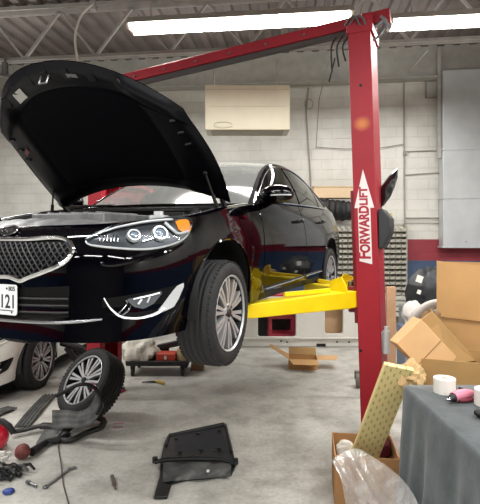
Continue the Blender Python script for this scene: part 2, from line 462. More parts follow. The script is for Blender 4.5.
    for c in (0., 2.845):
        for sg in (1, -1):
            b = MB(); b.grid(lambda u, v: Vector((c + (ARC + .004) * math.cos(PI * u * 1.12 - .19), sg * (.895 - .30 * v - (0 if v > 0 else 0)), .335 + (ARC + .004) * math.sin(PI * u * 1.12 - .19))), 28, 4)
            b.grid(lambda u, v: Vector((c + ARC * v * math.cos(PI * u), sg * .595, .335 + ARC * v * math.sin(PI * u))), 20, 2); b.build('wheel_well', m['rubber'], P, xf=CX)
            b = MB(); b.tube([SO(sg * s_of_x(c + ARC * math.cos(PI * i / 30)), zb(c + ARC * math.cos(PI * i / 30) * .9999), -.004) for i in range(31)], .009, 6); b.build('arch_lip', paint, P, xf=CX)
    # wheels with a brake disc behind
    for c, dr in ((0., .086), (2.845, .07)):
        for sg in (1, -1):
            e = bpy.data.objects.new('wheel', None); COL.objects.link(e); e.parent = P
            e.location = (-c, sg * ((.922 if c == 0 else .905) - .1175), .335 - dr); e.rotation_euler = (0, R(23), R(2.5) if c == 0 else 0) if sg > 0 else (0, R(11), PI)
            ty = make_wheel_parts(None, m['tire'], m['alloy'])
            ty.parent = P; ty.name = 'wheel'; ty.location = e.location; ty.rotation_euler = e.rotation_euler; bpy.data.objects.remove(e)
            b = MB(); b.lathe([(.06, .01), (.165, .01), (.165, -.015), (.06, -.015)], 30); b.box((.13, .0, .05), (.07, .07, .14)); b.build('brake_disc', m['steel'], ty)
            if sg > 0 or c == 0:
                b = MB(); b.cyl((c, sg * .70, .335 - dr), (c, sg * .3, .33 - dr), .03); b.tube([(c, sg * .66, .33 - dr), (c + .02, sg * .60, .55), (c + .03, sg * .58, .75)], [.04, .035, .05], 10); b.build('suspension_strut', m['under'], P, xf=CX)
    # interior
    b = MB(); b.box((1.02, 0, .86), (.42, 1.32, .22)); b.tube([(1.18, -.3 + .6, 1.0)] * 1 + [(1.0, .3, .95)], .03)
    b.build('dashboard', m['interior'], P, bevel=.04, xf=CX)
    b = MB(); b.tube([(1.22 + .05 * math.cos(a), .36 + .18 * math.cos(a), .98 + .17 * math.sin(a)) for a in [2 * PI * i / 24 for i in range(24)]], .014, 8, closed=True); b.bar((1.2, .19, .98), (1.2, .53, .98), .03, .03); b.build('steering_wheel', m['interior'], P, xf=CX)
    b = MB(); b.grid(lambda u, v: Vector((.75 + 2.6 * u, (2 * v - 1) * .80, .42)), 4, 2); b.build('cabin_floor', m['interior'], P, xf=CX)
    for x, y in ((1.55, .38), (1.55, -.38), (2.5, .38), (2.5, -.38)):
        b = MB(); mt = Matrix.Rotation(R(18), 3, 'Y')
        b.box((x, y, .60), (.5, .52, .18)); b.box((x + .30, y, .90), (.14, .50, .56), mt); b.box((x + .40, y, 1.25), (.09, .27, .17), mt); b.build('seat', m['interior'], P, bevel=.05, xf=CX)
    # engine bay
    b = MB(); b.grid(lambda u, v: Vector((-.80 + 1.2 * u, (2 * v - 1) * (.45 + .3 * min(1, u * 3)), .70)), 10, 6); b.grid(lambda u, v: Vector((.42 - .10 * (1 - (2 * u - 1) ** 2), (2 * u - 1) * .76, .70 + .26 * v)), 14, 3)
    b.build('engine_bay', m['under'], P, xf=CX)
    b = MB(); b.grid(lambda u, v: Vector((.40 - .17 * (1 - (2 * u - 1) ** 2) + (.24 - .0 * u) * v, (2 * u - 1) * .77, .945 + .02 * v)), 18, 3, thick=(0, 0, -.02)); b.build('cowl_panel', m['plastic'], P, xf=CX)
    for y in (.1, -.25):
        b = MB(); b.tube([(.50, y, .985), (.47, y - .25, .99), (.44, y - .55, .99)], [.014, .01, .006], 8); b.build('wiper', m['plastic'], P, xf=CX)
    b = MB()
    b.grid(lambda u, v: Vector((-.84 + .16 * (2 * u - 1) ** 2 + .28 * v, (2 * u - 1) * (.46 + .04 * v), .785 + .05 * math.sin(PI * v) * (1 - .4 * (2 * u - 1) ** 2) + .004 * math.sin(40 * u))), 30, 8, thick=(0, 0, -.03))
    b.build('radiator_cover', m['grey_plastic'], P, xf=CX)
    b = MB(); b.box((-.14, -.05, .80), (.52, .60, .16)); 
    for i in range(5): b.box((-.14, -.25 + .1 * i, .885), (.42, .03, .015))
    b.build('engine_cover', m['grey_plastic'], P, bevel=.02, xf=CX)
    b = MB(); b.box((.1, .50, .80), (.24, .18, .2)); b.box((.1, .50, .905), (.25, .19, .02)); b.build('battery', m['plastic'], P, bevel=.008, xf=CX)
    b = MB(); b.tube(crom([(-.5, -.5, .80), (-.2, -.48, .86), (.05, -.45, .84), (.2, -.2, .86)], 5), .04, 12); b.build('air_hose', m['rubber'], P, xf=CX)
    for sg in (1, -1):
        b = MB(); b.cyl((.12, sg * .60, .70), (.12, sg * .60, .90), .09, 20, .075); b.cyl((.12, sg * .60, .90), (.12, sg * .60, .925), .03); b.build('strut_tower', m['under'], P, xf=CX)
    b = MB(); b.cyl((-.3, .58, .74), (-.3, .58, .86), .06); b.cyl((-.3, .58, .86), (-.3, .58, .885), .03); b.build('coolant_reservoir', m['lens_white'], P, xf=CX)
    # grille
    gu = [(0, .715), (.18, .716), (.30, .722), (.38, .722), (.43, .708), (.465, .66)]
    gl = [(0, .522), (.09, .524), (.165, .506), (.22, .525), (.315, .556), (.42, .598), (.465, .645)]
    full_u = mir(gu)[:-1] + gu; full_l = mir(gl)[:-1] + gl
    b = MB(); patch(b, full_l, full_u, .001, 60, 8, .004); gr = b.build('grille', m['grille_black'], P, xf=CX)
    b = MB()
    for k in range(-26, 27):
        for dirn in (-1, 1):
            pts = []
            for i in range(13):
                z = .50 + .24 * i / 12; s = k * .036 + dirn * (z - .6) * .9
                if -.455 < s < .455 and interp(s, full_l) + .006 < z < interp(s, full_u) - .006: pts.append(SO(s, z, .008))
            if len(pts) > 1: b.tube(pts, .0034, 5)
    b.build('grille_mesh', m['mesh_dark'], gr, xf=CX)
    b = MB(); ring = full_u[:] + list(reversed(full_l))[1:-1]; strip(b, ring, .0135, .008, 8, closed=True, sub=3); 
    b.build('grille_surround', m['chrome'], gr, xf=CX)
    # hood lip strip of light trim and emblem
    b = MB(); b.add(*(lambda n: ([SO(.0 + .062 * math.cos(2 * PI * i / n), .762 + .026 * math.sin(2 * PI * i / n), .008) for i in range(n)], [tuple(range(n))]))(28))
    em = b.build('badge', m['gloss_dark'], P, xf=CX)
    b = MB(); b.tube([SO(.062 * math.cos(2 * PI * i / 28), .762 + .026 * math.sin(2 * PI * i / 28), .009) for i in range(28)], .004, 6, closed=True)
    b.build('badge_ring', m['chrome'], em, xf=CX)
    if black:
        c0 = SO(0, .762, .010); n = SN(0, .762); ux = Vector((0, 1, 0)); uy = n.cross(ux) ; 
        # car y maps to local y, x flips: build frame in local coordinates
        nl = Vector(CX(n)); uxl = Vector((0, 1, 0)); uyl = nl.cross(uxl).normalized()
        text_mesh('badge_letters', 'KIA', .036, m['chrome'], em, frame(CX(c0), uxl, uyl, nl), .001, 1.25)
    # lower intake and plate
    il = [(-.47, .33), (-.2, .315), (0, .312), (.2, .315), (.47, .33)]; iu = [(-.45, .485), (-.2, .47), (0, .465), (.2, .47), (.45, .485)]
    b = MB(); patch(b, il, iu, .0005, 40, 6, .004); li = b.build('lower_intake', m['grille_black'], P, xf=CX)
    b = MB()
    for z in (.35, .385, .42): strip(b, [(-.45, z), (0, z - .008), (.45, z)], .007, .004, 6)
    b.build('intake_slat', m['plastic'], li, xf=CX)
    b = MB(); strip(b, [(-.62, .318), (-.4, .302), (0, .297), (.4, .302), (.62, .318)], [.004, .010, .011, .010, .004], .004, 8); b.build('lower_trim', m['chrome_dk'], P, xf=CX)
    for sg in (1, -1):
        S_ = (lambda pts: pts) if sg > 0 else mir
        # headlight
        hl = [(.525, .708), (.555, .688), (.69, .672), (.825, .664), (.93, .672), (1.05, .701), (1.125, .742), (1.165, .80)]
        hu = [(.525, .722), (.66, .772), (.76, .795), (.855, .811), (1.02, .829), (1.10, .840), (1.14, .842), (1.165, .828)]
        b = MB(); patch(b, S_(hl), S_(hu), .001, 40, 8, .004); hd = b.build('headlight', m['lamp_inside'], P, xf=CX)
        b = MB(); strip(b, S_(hl[:-1] + [(1.16, .79)]), [.003, .006, .006, .005, .004], .007, 8); b.build('headlight_trim', m['lamp_white'], hd, xf=CX)
        b = MB(); strip(b, S_([(.53, .718), (.66, .762), (.855, .798), (1.02, .817), (1.06, .820)]), [.004, .011, .014, .014, .009], .012, 8, flat=.6)
        strip(b, S_([(1.0, .80), (1.03, .765), (1.06, .745), (1.13, .76)]), [.010, .010, .008, .006], .012, 8); b.build('light_guide', m['lamp_white'], hd, xf=CX)
        for s_, z_, r_ in ((.795, .732, .036), (.950, .746, .043)):
            c = SO(sg * s_, z_, .004); n = SN(sg * s_, z_); q = n.to_track_quat('Y', 'Z').to_matrix()
            b = MB(); b.lathe([(r_ * .70, .004), (r_ * .76, .018), (r_ * .95, .018), (r_ * 1.1, .0)], 28); b.v = [tuple(q @ Vector(p) + c) for p in b.v]; b.build('lamp_ring', m['lamp_white'], hd, xf=CX)
            b = MB(); b.ell((0, 0, 0), (r_ * .72, .018, r_ * .72)); b.v = [tuple(q @ Vector(p) + c) for p in b.v]; b.build('projector_lens', m['lens_blue'], hd, xf=CX)
        al = [(1.07, .770), (1.10, .752), (1.14, .764), (1.155, .795)]; au = [(1.07, .812), (1.10, .823), (1.14, .828), (1.155, .822)]
        b = MB(); patch(b, S_(al), S_(au), .008, 12, 5, .006); b.build('amber_reflector', m['amber'], hd, xf=CX)
        b = MB()
        for i in range(6): strip(b, S_([(.60 + .02 * i, .705), (.605 + .02 * i, .735)]), .005, .004, 6)
        strip(b, S_([(.84, .705), (.90, .72), (.97, .727)]), .006, .005, 6); b.build('lamp_rib', m['chrome_dk'], hd, xf=CX)
        b = MB(); patch(b, S_(hl), S_(hu), .022, 40, 8, .018); b.build('lamp_cover', m['clear'], hd, xf=CX)
        # light crease lines on the bumper
        b = MB(); strip(b, S_([(1.10, .700), (1.04, .672), (.95, .645), (.80, .612), (.68, .592), (.625, .594), (.615, .604)]), [.003, .010, .013, .014, .014, .011, .004], .003, 8); b.build('bumper_crease', paint, P, xf=CX)
        # fog lamp and chrome hook
        b = MB(); patch(b, S_([(.62, .35), (.72, .322), (.85, .318), (1.0, .345), (1.06, .40)]), S_([(.62, .42), (.72, .43), (.90, .45), (1.0, .462), (1.06, .47)]), .0005, 24, 6, .004); fg = b.build('fog_lamp', m['grille_black'], P, xf=CX)
        b = MB(); patch(b, S_([(.745, .405), (.78, .372), (.83, .358), (.89, .382), (.935, .43)]), S_([(.745, .414), (.80, .422), (.87, .434), (.935, .443)]), .010, 20, 6, .01); b.build('fog_lens', m['fog_glass'], fg, xf=CX)
        b = MB(); strip(b, S_([(.775, .413), (.83, .42), (.92, .435)]), .004, .012, 6); strip(b, S_([(.80, .385), (.82, .41)]), .006, .012, 6); strip(b, S_([(.85, .39), (.865, .42)]), .005, .012, 6); b.build('fog_reflector', m['lamp_white'], fg, xf=CX)
        b = MB(); strip(b, S_([(.628, .425), (.66, .372), (.705, .330), (.76, .315), (.82, .313), (.90, .326), (.955, .352)]), [.004, .008, .010, .010, .010, .012, .012], .008, 8, flat=.6)
        patch(b, S_([(.92, .325), (.96, .336), (1.02, .352), (1.05, .39), (1.085, .455)]), S_([(.92, .345), (.95, .372), (1.0, .425), (1.04, .462), (1.085, .475)]), .009, 18, 6, .009)
        b.build('fog_trim', m['lamp_white'] if black else m['plastic'], fg, xf=CX)
        b = MB(); strip(b, S_([(.69, .335), (.72, .362), (.745, .392), (.738, .41)]), .004, .006, 6); strip(b, S_([(.71, .33), (.75, .355), (.765, .385)]), .004, .006, 6); b.build('fog_bracket', m['chrome_dk'], fg, xf=CX)
    return fd

def hood_parts(root, paint, ang):
    m = MAT
    hinge = Vector((.34, 0, .97)); ca, sa = math.cos(ang), math.sin(ang)
    def pt(u, v, drop=0.):
        y = u * (.765 + .03 * math.sin(PI * min(1, v * 1.1)) - .02 * v * v)
        xr = .17 + .17 * abs(u) ** 2.2; xn = -.925 + .45 * abs(u) ** 2.2
        x = xr + (xn - xr) * v
        f = .34 - x; z = .035 * (1 - u * u) - .185 * (f / 1.22) ** 2.2 - .012 * abs(u) ** 4 - drop + .012 * u
        return Vector((hinge.x - (f * ca - z * sa), y, hinge.z + f * sa + z * ca))
    nd = lambda u, v: .036 * (1 - abs(u) ** 8) * (1 - (2 * v - 1) ** 8)
    b = MB(); b.grid(lambda u, v: pt(2 * u - 1, v), 30, 24)
    hood = b.build('hood', paint, root, xf=CX)
    def inner(u, v):
        U = 2 * u - 1; d = .018 + .03 * (sst(.55, .7, abs(U)) * (1 - sst(.93, 1.0, abs(U)))) * 1
        d += .02 * sst(.80, .86, v) * (1 - sst(.94, 1, v)) + .012 * sst(.02, .05, v) * (1 - sst(.10, .14, v))
        e = (1 - abs(U) ** 16) * (1 - (2 * v - 1) ** 16)
        return pt(U * .995, .004 + .992 * v, d * e + .004)
    b = MB(); b.grid(inner, 60, 50); b.build('hood_inner_panel', m['hood_inner'], hood, xf=CX)
    def pad(u, v):
        U = (2 * u - 1); V = v; k = .74 - .10 * V * V
        return pt(U * k, .10 + (.70 + .05 * (1 - U * U)) * V, .030 + .022 * (1 - abs(U) ** 10) * (1 - abs(2 * V - 1) ** 10))
    b = MB(); b.grid(pad, 40, 30); b.build('insulation_pad', m['pad'], hood, xf=CX)
    def sticker(u0, u1, v0, v1, name, mat, lab=None):
        b = MB(); b.grid(lambda u, v: inner(u0 + (u1 - u0) * u, v0 + (v1 - v0) * v) + Vector((.0, 0, 0)) - (inner(.5, .5) - pt(0, .5)).normalized() * -.006, 4, 4); o = b.build(name, mat, hood, xf=CX)
        if lab: o['label'] = lab
    sticker(.27, .335, .85, .92, 'hood_sticker', m['sticker'], 'white rectangular sticker')
    sticker(.60, .645, .91, .935, 'hood_sticker', m['sticker_grey'], 'small grey sticker')
    sticker(.075, .11, .60, .64, 'hood_sticker', m['sticker_red'], 'small red label')
    for i in range(7):
        U = -.6 + .2 * i; b = MB(); b.bar(inner((U + 1) / 2, .90), inner((U * .97 + 1) / 2, .955), .05, .012); b.build('stiffening_rib', m['hood_inner'], hood, xf=CX)
    for sg in (-1, 1):
        for V in (.55, .66, .77): b = MB(); b.bar(inner((sg * .84 + 1) / 2, V), inner((sg * .90 + 1) / 2, V + .05), .03, .012); b.build('stiffening_rib', m['hood_inner'], hood, xf=CX)
    b = MB(); q = inner(.5, .93); b.tube([q + Vector((0, -.03, 0)), q + Vector((-.02, -.03, -.05)), q + Vector((-.02, .03, -.05)), q + Vector((0, .03, 0))], .006, 6); b.build('latch_striker', m['steel'], hood, xf=CX)
    for sg in (1, -1):
        # hinge and gas strut
        a = pt(sg * .93, .04, .02); b = MB(); b.bar(a, (a.x + .10, a.y, .90), .02, .03); b.bar((a.x + .10, a.y, .94), (a.x + .10, a.y, .86), .03, .05); b.build('hood_hinge', m['under'], root, xf=CX)
        top = inner((sg * .88 + 1) / 2, .30 if sg > 0 else .22); bot = Vector((.21 if sg > 0 else .16, sg * .735, .895)); mid = top.lerp(bot, .55)
        b = MB(); b.cyl(mid, bot, .013, 12); b.ell(bot, (.02, .02, .02)); b.build('hood_strut', m['rubber'], root, xf=CX); st = COL.objects[-1]
        b = MB(); b.cyl(top, mid, .007, 10); b.ell(top, (.016, .016, .016)); b.build('strut_rod', m['rubber'], st, xf=CX)
    return hood
# ------------------------------------------------------------------ materials used
MAT = dict(seal=M('window_seal', '#060607', .8, spec=.1), barrel=M('rim_barrel', '#1c1d1f', .5, .2), mesh_dark=M('grille_mesh', '#242527', .4, spec=.4),
    tire=M('tire_rubber', '#202022', .75, var=.3, vscale=30, bump=.15, bscale=200),
    alloy=M('alloy_metal', '#b9babc', .36, .5, spec=.5), capdark=M('cap_dark', '#2a2b2d', .3, .5), chrome=M('chrome', '#d6d8da', .08, 1.), chrome_dk=M('dull_chrome', '#9b9da0', .2, 1.),
    steel=M('steel', '#8f9092', .35, .9, var=.3), plastic=M('black_plastic', '#0c0c0d', .5, spec=.3, bump=.1, bscale=300), rubber=M('black_rubber', '#0f0f10', .6),
    under=M('dark_metal', '#1c1c1d', .55, .2, var=.4, vscale=20), tint=glass('tinted_glass', '#5f6a66', 1.55), glass=glass('clear_glass', '#b4c2ba', 1.32, .06, .0, .2), clear=glass('lamp_cover', '#f4f7f8', 1.22), lamp_white=M('lamp_white', '#d5d8da', .3, .3), fog_glass=M('fog_glass', '#75787b', .15, .5, coat=.5),
    mirror=M('mirror', '#c0c4c8', .03, 1.), interior=M('interior_black', '#1b1b1c', .7, var=.2), grey_plastic=M('grey_plastic', '#6f7071', .38, var=.4, vscale=14, bump=.3, bscale=40),
    grille_black=M('grille_black', '#040405', .6, spec=.15), gloss_dark=M('gloss_dark', '#2b2c2f', .18, .5, coat=.6), lamp_inside=M('lamp_inside', '#3c3e42', .3, .6), lens_blue=M('projector_lens', '#8d98a6', .06, .3, coat=1),
    lens_white=M('white_lens', '#c9ccce', .15, .3, coat=.5), amber=M('amber_lens', '#f08a1c', .2, coat=.6), hood_inner=M('hood_inner_paint', '#05050a', .35, spec=.22),
    pad=M('hood_pad', '#06060b', .9, spec=.1, bump=.2, bscale=80), sticker=M('white_sticker', '#c9c8c4', .5, var=.1, vscale=40), sticker_grey=M('grey_sticker', '#6d6e70', .4), sticker_red=M('red_sticker', '#6e342e', .5))
BLACK = M('black_paint', '#010104', .045, 0, coat=0., spec=.36)
WHITE = M('white_paint', '#d8d8d2', .2, 0, coat=.8)
RED = M('lift_red', '#a01125', .5, 0, coat=.0, var=.12, vscale=3, bump=.04, bscale=90)
REDDK = M('lift_red_dark', '#7d1522', .45, 0, var=.2, vscale=5)
YEL = M('lift_yellow', '#f8dd10', .42, 0, coat=.2, hex2='#efcd0c', vscale=4)
GALV = M('galvanised', '#c4c8ca', .42, .25, var=.12, vscale=2.5, bump=.03, bscale=30)
JOIST = M('joist_grey', '#a8a59f', .55, .0, var=.2, vscale=5)
CARD = M('cardboard', '#bf9460', .8, var=.1, vscale=5, bump=.06, bscale=40)
CARD2 = M('cardboard_dark', '#a3804f', .8, var=.12, vscale=5, bump=.06, bscale=40)
CARD3 = M('cardboard_light', '#d2a878', .8, var=.08, vscale=5, bump=.06, bscale=40)
KRAFT = M('kraft_paper', '#c8a878', .75, var=.2, vscale=9)
BLK = M('matte_black', '#161617', .6, var=.3, vscale=8, bump=.2, bscale=40)
BLKG = M('worn_black_plastic', '#1d2022', .42, hex2='#0d0e0f', vscale=6, bump=.25, bscale=30)
GREYP = M('dusty_grey_plastic', '#595a58', .55, hex2='#363737', vscale=12, bump=.2, bscale=50)
WHT = M('white_enamel', '#dedcd4', .4, var=.08, vscale=4)

# ------------------------------------------------------------------ setting
WY = lambda X: 10. - .12 * X
def wallpt(u, v, off=0.):
    k = (u - 240) / F; Y = (10. - off) / (1 + .12 * k); return Vector((k * Y, Y, H + (HOR - v) / F * Y))
def structure(o, label=None):
    o['kind'] = 'structure'
    if label: o['label'] = label; 
    return o
DECK = 5.5
# floor material: worn concrete
def concrete():
    m = bpy.data.materials.new('concrete'); m.use_nodes = True; nt = m.node_tree; N = nt.nodes; L = nt.links; b = N['Principled BSDF']
    tc = N.new('ShaderNodeTexCoord')
    def noise(sc, det, rough=.6):
        n = N.new('ShaderNodeTexNoise'); n.inputs['Scale'].default_value = sc; n.inputs['Detail'].default_value = det; n.inputs['Roughness'].default_value = rough
        L.new(tc.outputs['Object'], n.inputs['Vector']); return n
    n1 = noise(.8, 8); n2 = noise(3.5, 8, .7); n3 = noise(30, 6, .7)
    def ramp(n, p0, c0, p1, c1):
        r = N.new('ShaderNodeValToRGB'); r.color_ramp.elements[0].position = p0; r.color_ramp.elements[0].color = lin(c0); r.color_ramp.elements[1].position = p1; r.color_ramp.elements[1].color = lin(c1); L.new(n.outputs['Fac'], r.inputs['Fac']); return r
    r1 = ramp(n1, .3, '#b2b0a9', .7, '#cccac4'); r2 = ramp(n2, .36, '#8f8b82', .56, '#ffffff'); r3 = ramp(n3, .3, '#c8c6c0', .6, '#ffffff')
    def mul(a, bb, f):
        x = N.new('ShaderNodeMix'); x.data_type = 'RGBA'; x.blend_type = 'MULTIPLY'; x.inputs['Factor'].default_value = f; L.new(a, x.inputs[6]); L.new(bb, x.inputs[7]); return x.outputs[2]
    c = mul(mul(r1.outputs['Color'], r2.outputs['Color'], .45), r3.outputs['Color'], .5); L.new(c, b.inputs['Base Color'])
    rr = N.new('ShaderNodeMapRange'); rr.inputs['To Min'].default_value = .35; rr.inputs['To Max'].default_value = .62; L.new(n2.outputs['Fac'], rr.inputs['Value']); L.new(rr.outputs['Result'], b.inputs['Roughness'])
    bp = N.new('ShaderNodeBump'); bp.inputs['Strength'].default_value = .12; bp.inputs['Distance'].default_value = .01; L.new(n3.outputs['Fac'], bp.inputs['Height']); L.new(bp.outputs['Normal'], b.inputs['Normal'])
    return m
def blockwall():
    m = bpy.data.materials.new('painted_block_wall'); m.use_nodes = True; nt = m.node_tree; N = nt.nodes; L = nt.links; b = N['Principled BSDF']; b.inputs['Roughness'].default_value = .55
    tc = N.new('ShaderNodeTexCoord'); sp = N.new('ShaderNodeSeparateXYZ'); L.new(tc.outputs['Object'], sp.inputs['Vector'])
    cb = N.new('ShaderNodeCombineXYZ'); L.new(sp.outputs['X'], cb.inputs['X']); L.new(sp.outputs['Z'], cb.inputs['Y'])
    br = N.new('ShaderNodeTexBrick'); br.inputs['Scale'].default_value = 1; br.inputs['Brick Width'].default_value = .42; br.inputs['Row Height'].default_value = .21; br.inputs['Mortar Size'].default_value = .008; br.inputs['Mortar Smooth'].default_value = .6
    L.new(cb.outputs['Vector'], br.inputs['Vector'])
    nz = N.new('ShaderNodeTexNoise'); nz.inputs['Scale'].default_value = 1.6; nz.inputs['Detail'].default_value = 8; L.new(tc.outputs['Object'], nz.inputs['Vector'])
    r = N.new('ShaderNodeValToRGB'); r.color_ramp.elements[0].position = .3; r.color_ramp.elements[0].color = lin('#bfbdb6'); r.color_ramp.elements[1].position = .6; r.color_ramp.elements[1].color = lin('#d3d2cb'); L.new(nz.outputs['Fac'], r.inputs['Fac'])
    zr = N.new('ShaderNodeValToRGB'); zr.color_ramp.interpolation = 'CONSTANT'; e = zr.color_ramp.elements; e[0].position = 0; e[0].color = lin('#4d6590'); e[1].position = 1.30 / 6; e[1].color = lin('#b03a4a'); e.new(1.72 / 6).color = (1, 1, 1, 1)
    mr = N.new('ShaderNodeMath'); mr.operation = 'DIVIDE'; mr.inputs[1].default_value = 6; L.new(sp.outputs['Z'], mr.inputs[0]); L.new(mr.outputs[0], zr.inputs['Fac'])
    x = N.new('ShaderNodeMix'); x.data_type = 'RGBA'; x.blend_type = 'MULTIPLY'; x.inputs['Factor'].default_value = 1; L.new(r.outputs['Color'], x.inputs[6]); L.new(zr.outputs['Color'], x.inputs[7])
    mo = N.new('ShaderNodeMix'); mo.data_type = 'RGBA'; mo.blend_type = 'MULTIPLY'; mo.inputs['Factor'].default_value = .8; mm = N.new('ShaderNodeMapRange'); mm.inputs['To Min'].default_value = 1.; mm.inputs['To Max'].default_value = .86; L.new(br.outputs['Fac'], mm.inputs['Value'])
    L.new(x.outputs[2], mo.inputs[6]); L.new(mm.outputs['Result'], mo.inputs[7]); L.new(mo.outputs[2], b.inputs['Base Color'])
    bp = N.new('ShaderNodeBump'); bp.invert = True; bp.inputs['Strength'].default_value = .5; bp.inputs['Distance'].default_value = .01; L.new(br.outputs['Fac'], bp.inputs['Height']); L.new(bp.outputs['Normal'], b.inputs['Normal'])
    return m
XL, XR, YF = -7.5, 5.6, -6.5
b = MB(); b.box(((XL + XR) / 2, 2.5, -.05), (XR - XL + .4, 18.4, .1)); structure(b.build('floor', concrete(), smooth=0))
BW = blockwall()
wa = math.atan(-.12)
b = MB(); b.box((0, .1, 2.8), (16, .2, 5.6)); o = b.build('wall_back', BW, smooth=0, loc=(0, 10, 0), rot=(0, 0, wa)); structure(o)
WP = M('side_wall_paint', '#cfcdc4', .6, var=.1); WF = M('front_wall_paint', '#5c5b58', .6, var=.3)
b = MB(); b.box((XL - .1, 2.2, 2.8), (.2, 18, 5.6)); structure(b.build('wall_left', BW, smooth=0))
b = MB(); b.box((XR + .1, 1.6, 2.8), (.2, 16.4, 5.6)); structure(b.build('wall_right', BW, smooth=0))
b = MB(); b.box(((XL + XR) / 2, YF - .1, 2.8), (XR - XL, .2, 5.6)); structure(b.build('wall_front', WF, smooth=0))
# corrugated roof deck
b = MB(); prof = []; x = XL - 1.5
while x < XR + 1.5:
    prof += [(x, 0), (x + .12, 0), (x + .15, .05), (x + .27, .05), (x + .30, 0)]; x += .30
vs = []; fs = []
for i, (px_, pz) in enumerate(prof):
    vs += [(px_, YF - .2, DECK + pz), (px_, 11.2, DECK + pz)]
    if i: fs.append((2 * i - 2, 2 * i - 1, 2 * i + 1, 2 * i))
b.add(vs, fs); b.box(((XL + XR) / 2, 2.3, DECK + .12), (XR - XL + .6, 17.6, .06)); structure(b.build('ceiling', M('roof_deck', '#655c57', .6, .0, hex2='#544d49', vscale=2), smooth=0, rot=(0, 0, math.atan(-.12))))
# ledger beam along the top of the back wall
b = MB(); b.box((0, -.09, 5.20), (15.4, .18, .66)); b.box((0, -.14, 4.89), (15.4, .28, .03)); structure(b.build('trim_1', M('ledger_grey', '#a5a39b', .6, var=.15), smooth=0, loc=(0, 10, 0), rot=(0, 0, wa)))

# roof joists
def joist(Y, label, x0=-7.4, x1=5.5):
    t = thing('roof_joist', label, 'joist', (0, Y, 0), (0, 0, math.atan(-.12))); zt_, zb_ = 5.42, 4.62
    b = MB(); b.box(((x0 + x1) / 2, -.05, zt_), (x1 - x0, .07, .012)); b.box(((x0 + x1) / 2, -.02, zt_ - .03), (x1 - x0, .01, .07)); b.box(((x0 + x1) / 2, .05, zt_), (x1 - x0, .07, .012)); b.box(((x0 + x1) / 2, .02, zt_ - .03), (x1 - x0, .01, .07)); b.box(((x0 + x1) / 2, 0, zt_ + .04), (x1 - x0, .1, .06)); b.build('top_chord', JOIST, t)
    b = MB(); b.box(((x0 + x1) / 2, -.04, zb_), (x1 - x0, .06, .01)); b.box(((x0 + x1) / 2, -.015, zb_ + .03), (x1 - x0, .01, .06)); b.box(((x0 + x1) / 2, .04, zb_), (x1 - x0, .06, .01)); b.box(((x0 + x1) / 2, .015, zb_ + .03), (x1 - x0, .01, .06)); b.build('bottom_chord', JOIST, t)
    x = x0 + .3; k = 0
    while x + .62 < x1:
        a, c = (zb_ + .03, zt_ - .03) if k % 2 == 0 else (zt_ - .03, zb_ + .03)
        w = MB(); w.bar((x, 0, a), (x + .60, 0, c), .05, .035); w.build('web_bar', JOIST, t); x += .60; k += 1
    return t
JT = joist(7.33, 'open-web grey steel roof joist nearest the ceiling lights, spanning the whole frame')

# ------------------------------------------------------------------ the black car on the lift
TH = .415; PHI = -(PI / 2 + TH)
car = thing('sedan_car', 'glossy black sedan raised on the lift with its hood open', 'car', (-.901, 3.407, H - .736), (0, 0, PHI))
make_car(car, BLACK, True)
hood_parts(car, BLACK, R(45))
# licence plate
pm = SO(0, .405, .012); pn = SN(0, .405); nl = Vector(CX(pn)); ul = Vector((0, 1, 0)); vl = nl.cross(ul).normalized(); PF = frame(CX(pm), ul, vl, nl)
b = MB(); 
def rrect(w, h, r, n=5):
    pts = []
    for cx_, cy_, a0 in ((w / 2 - r, h / 2 - r, 0), (-w / 2 + r, h / 2 - r, 90), (-w / 2 + r, -h / 2 + r, 180), (w / 2 - r, -h / 2 + r, 270)):
        for i in range(n + 1): a = R(a0 + 90 * i / n); pts.append((cx_ + r * math.cos(a), cy_ + r * math.sin(a)))
    return pts
b.prism(rrect(.305, .158, .014), .004, PF); plate = b.build('license_plate', M('plate_white', '#dcdfe0', .35), car)
DK = M('plate_ink', '#20242c', .5)
T = Matrix.Translation
text_mesh('plate_number', '121', .098, DK, plate, PF @ T((.088, -.012, .0045)), .0006, .80, .0015)
text_mesh('plate_small_text', '805', .032, DK, plate, PF @ T((.118, .057, .0045)), .0004, 1., .0008)
b = MB(); b.prism(rrect(.012, .012, .005), .001, PF @ T((.082, .058, .0042))); b.prism([(0, 0), (.10, 0), (.10, .004), (0, .004)], .001, PF @ T((.03, -.058, .0042))); b.build('plate_mark', DK, plate)
b = MB()
for px_ in (-.09, .118): b.prism(rrect(.009, .009, .004), .002, PF @ T((px_, -.064, .004)))
b.build('plate_screw', MAT['chrome_dk'], plate)

# ------------------------------------------------------------------ the white car in the next bay
wc = thing('white_car', 'white car parked behind the raised black sedan, front corner at left frame edge', 'car', (-3.25, 5.81, .002), (0, 0, -(PI / 2 + .14)))
make_car(wc, WHITE, False)
for o in list(COL.objects):
    pass
hd = hood_parts(wc, WHITE, 0.0)
for o in list(wc.children):
    if o.name.split('.')[0] in ('hood_strut', 'hood_hinge'):
        for c in list(o.children): bpy.data.objects.remove(c)
        bpy.data.objects.remove(o)
for o in wc.children:
    if o.name.split('.')[0] == 'wheel': o.location.z = .336
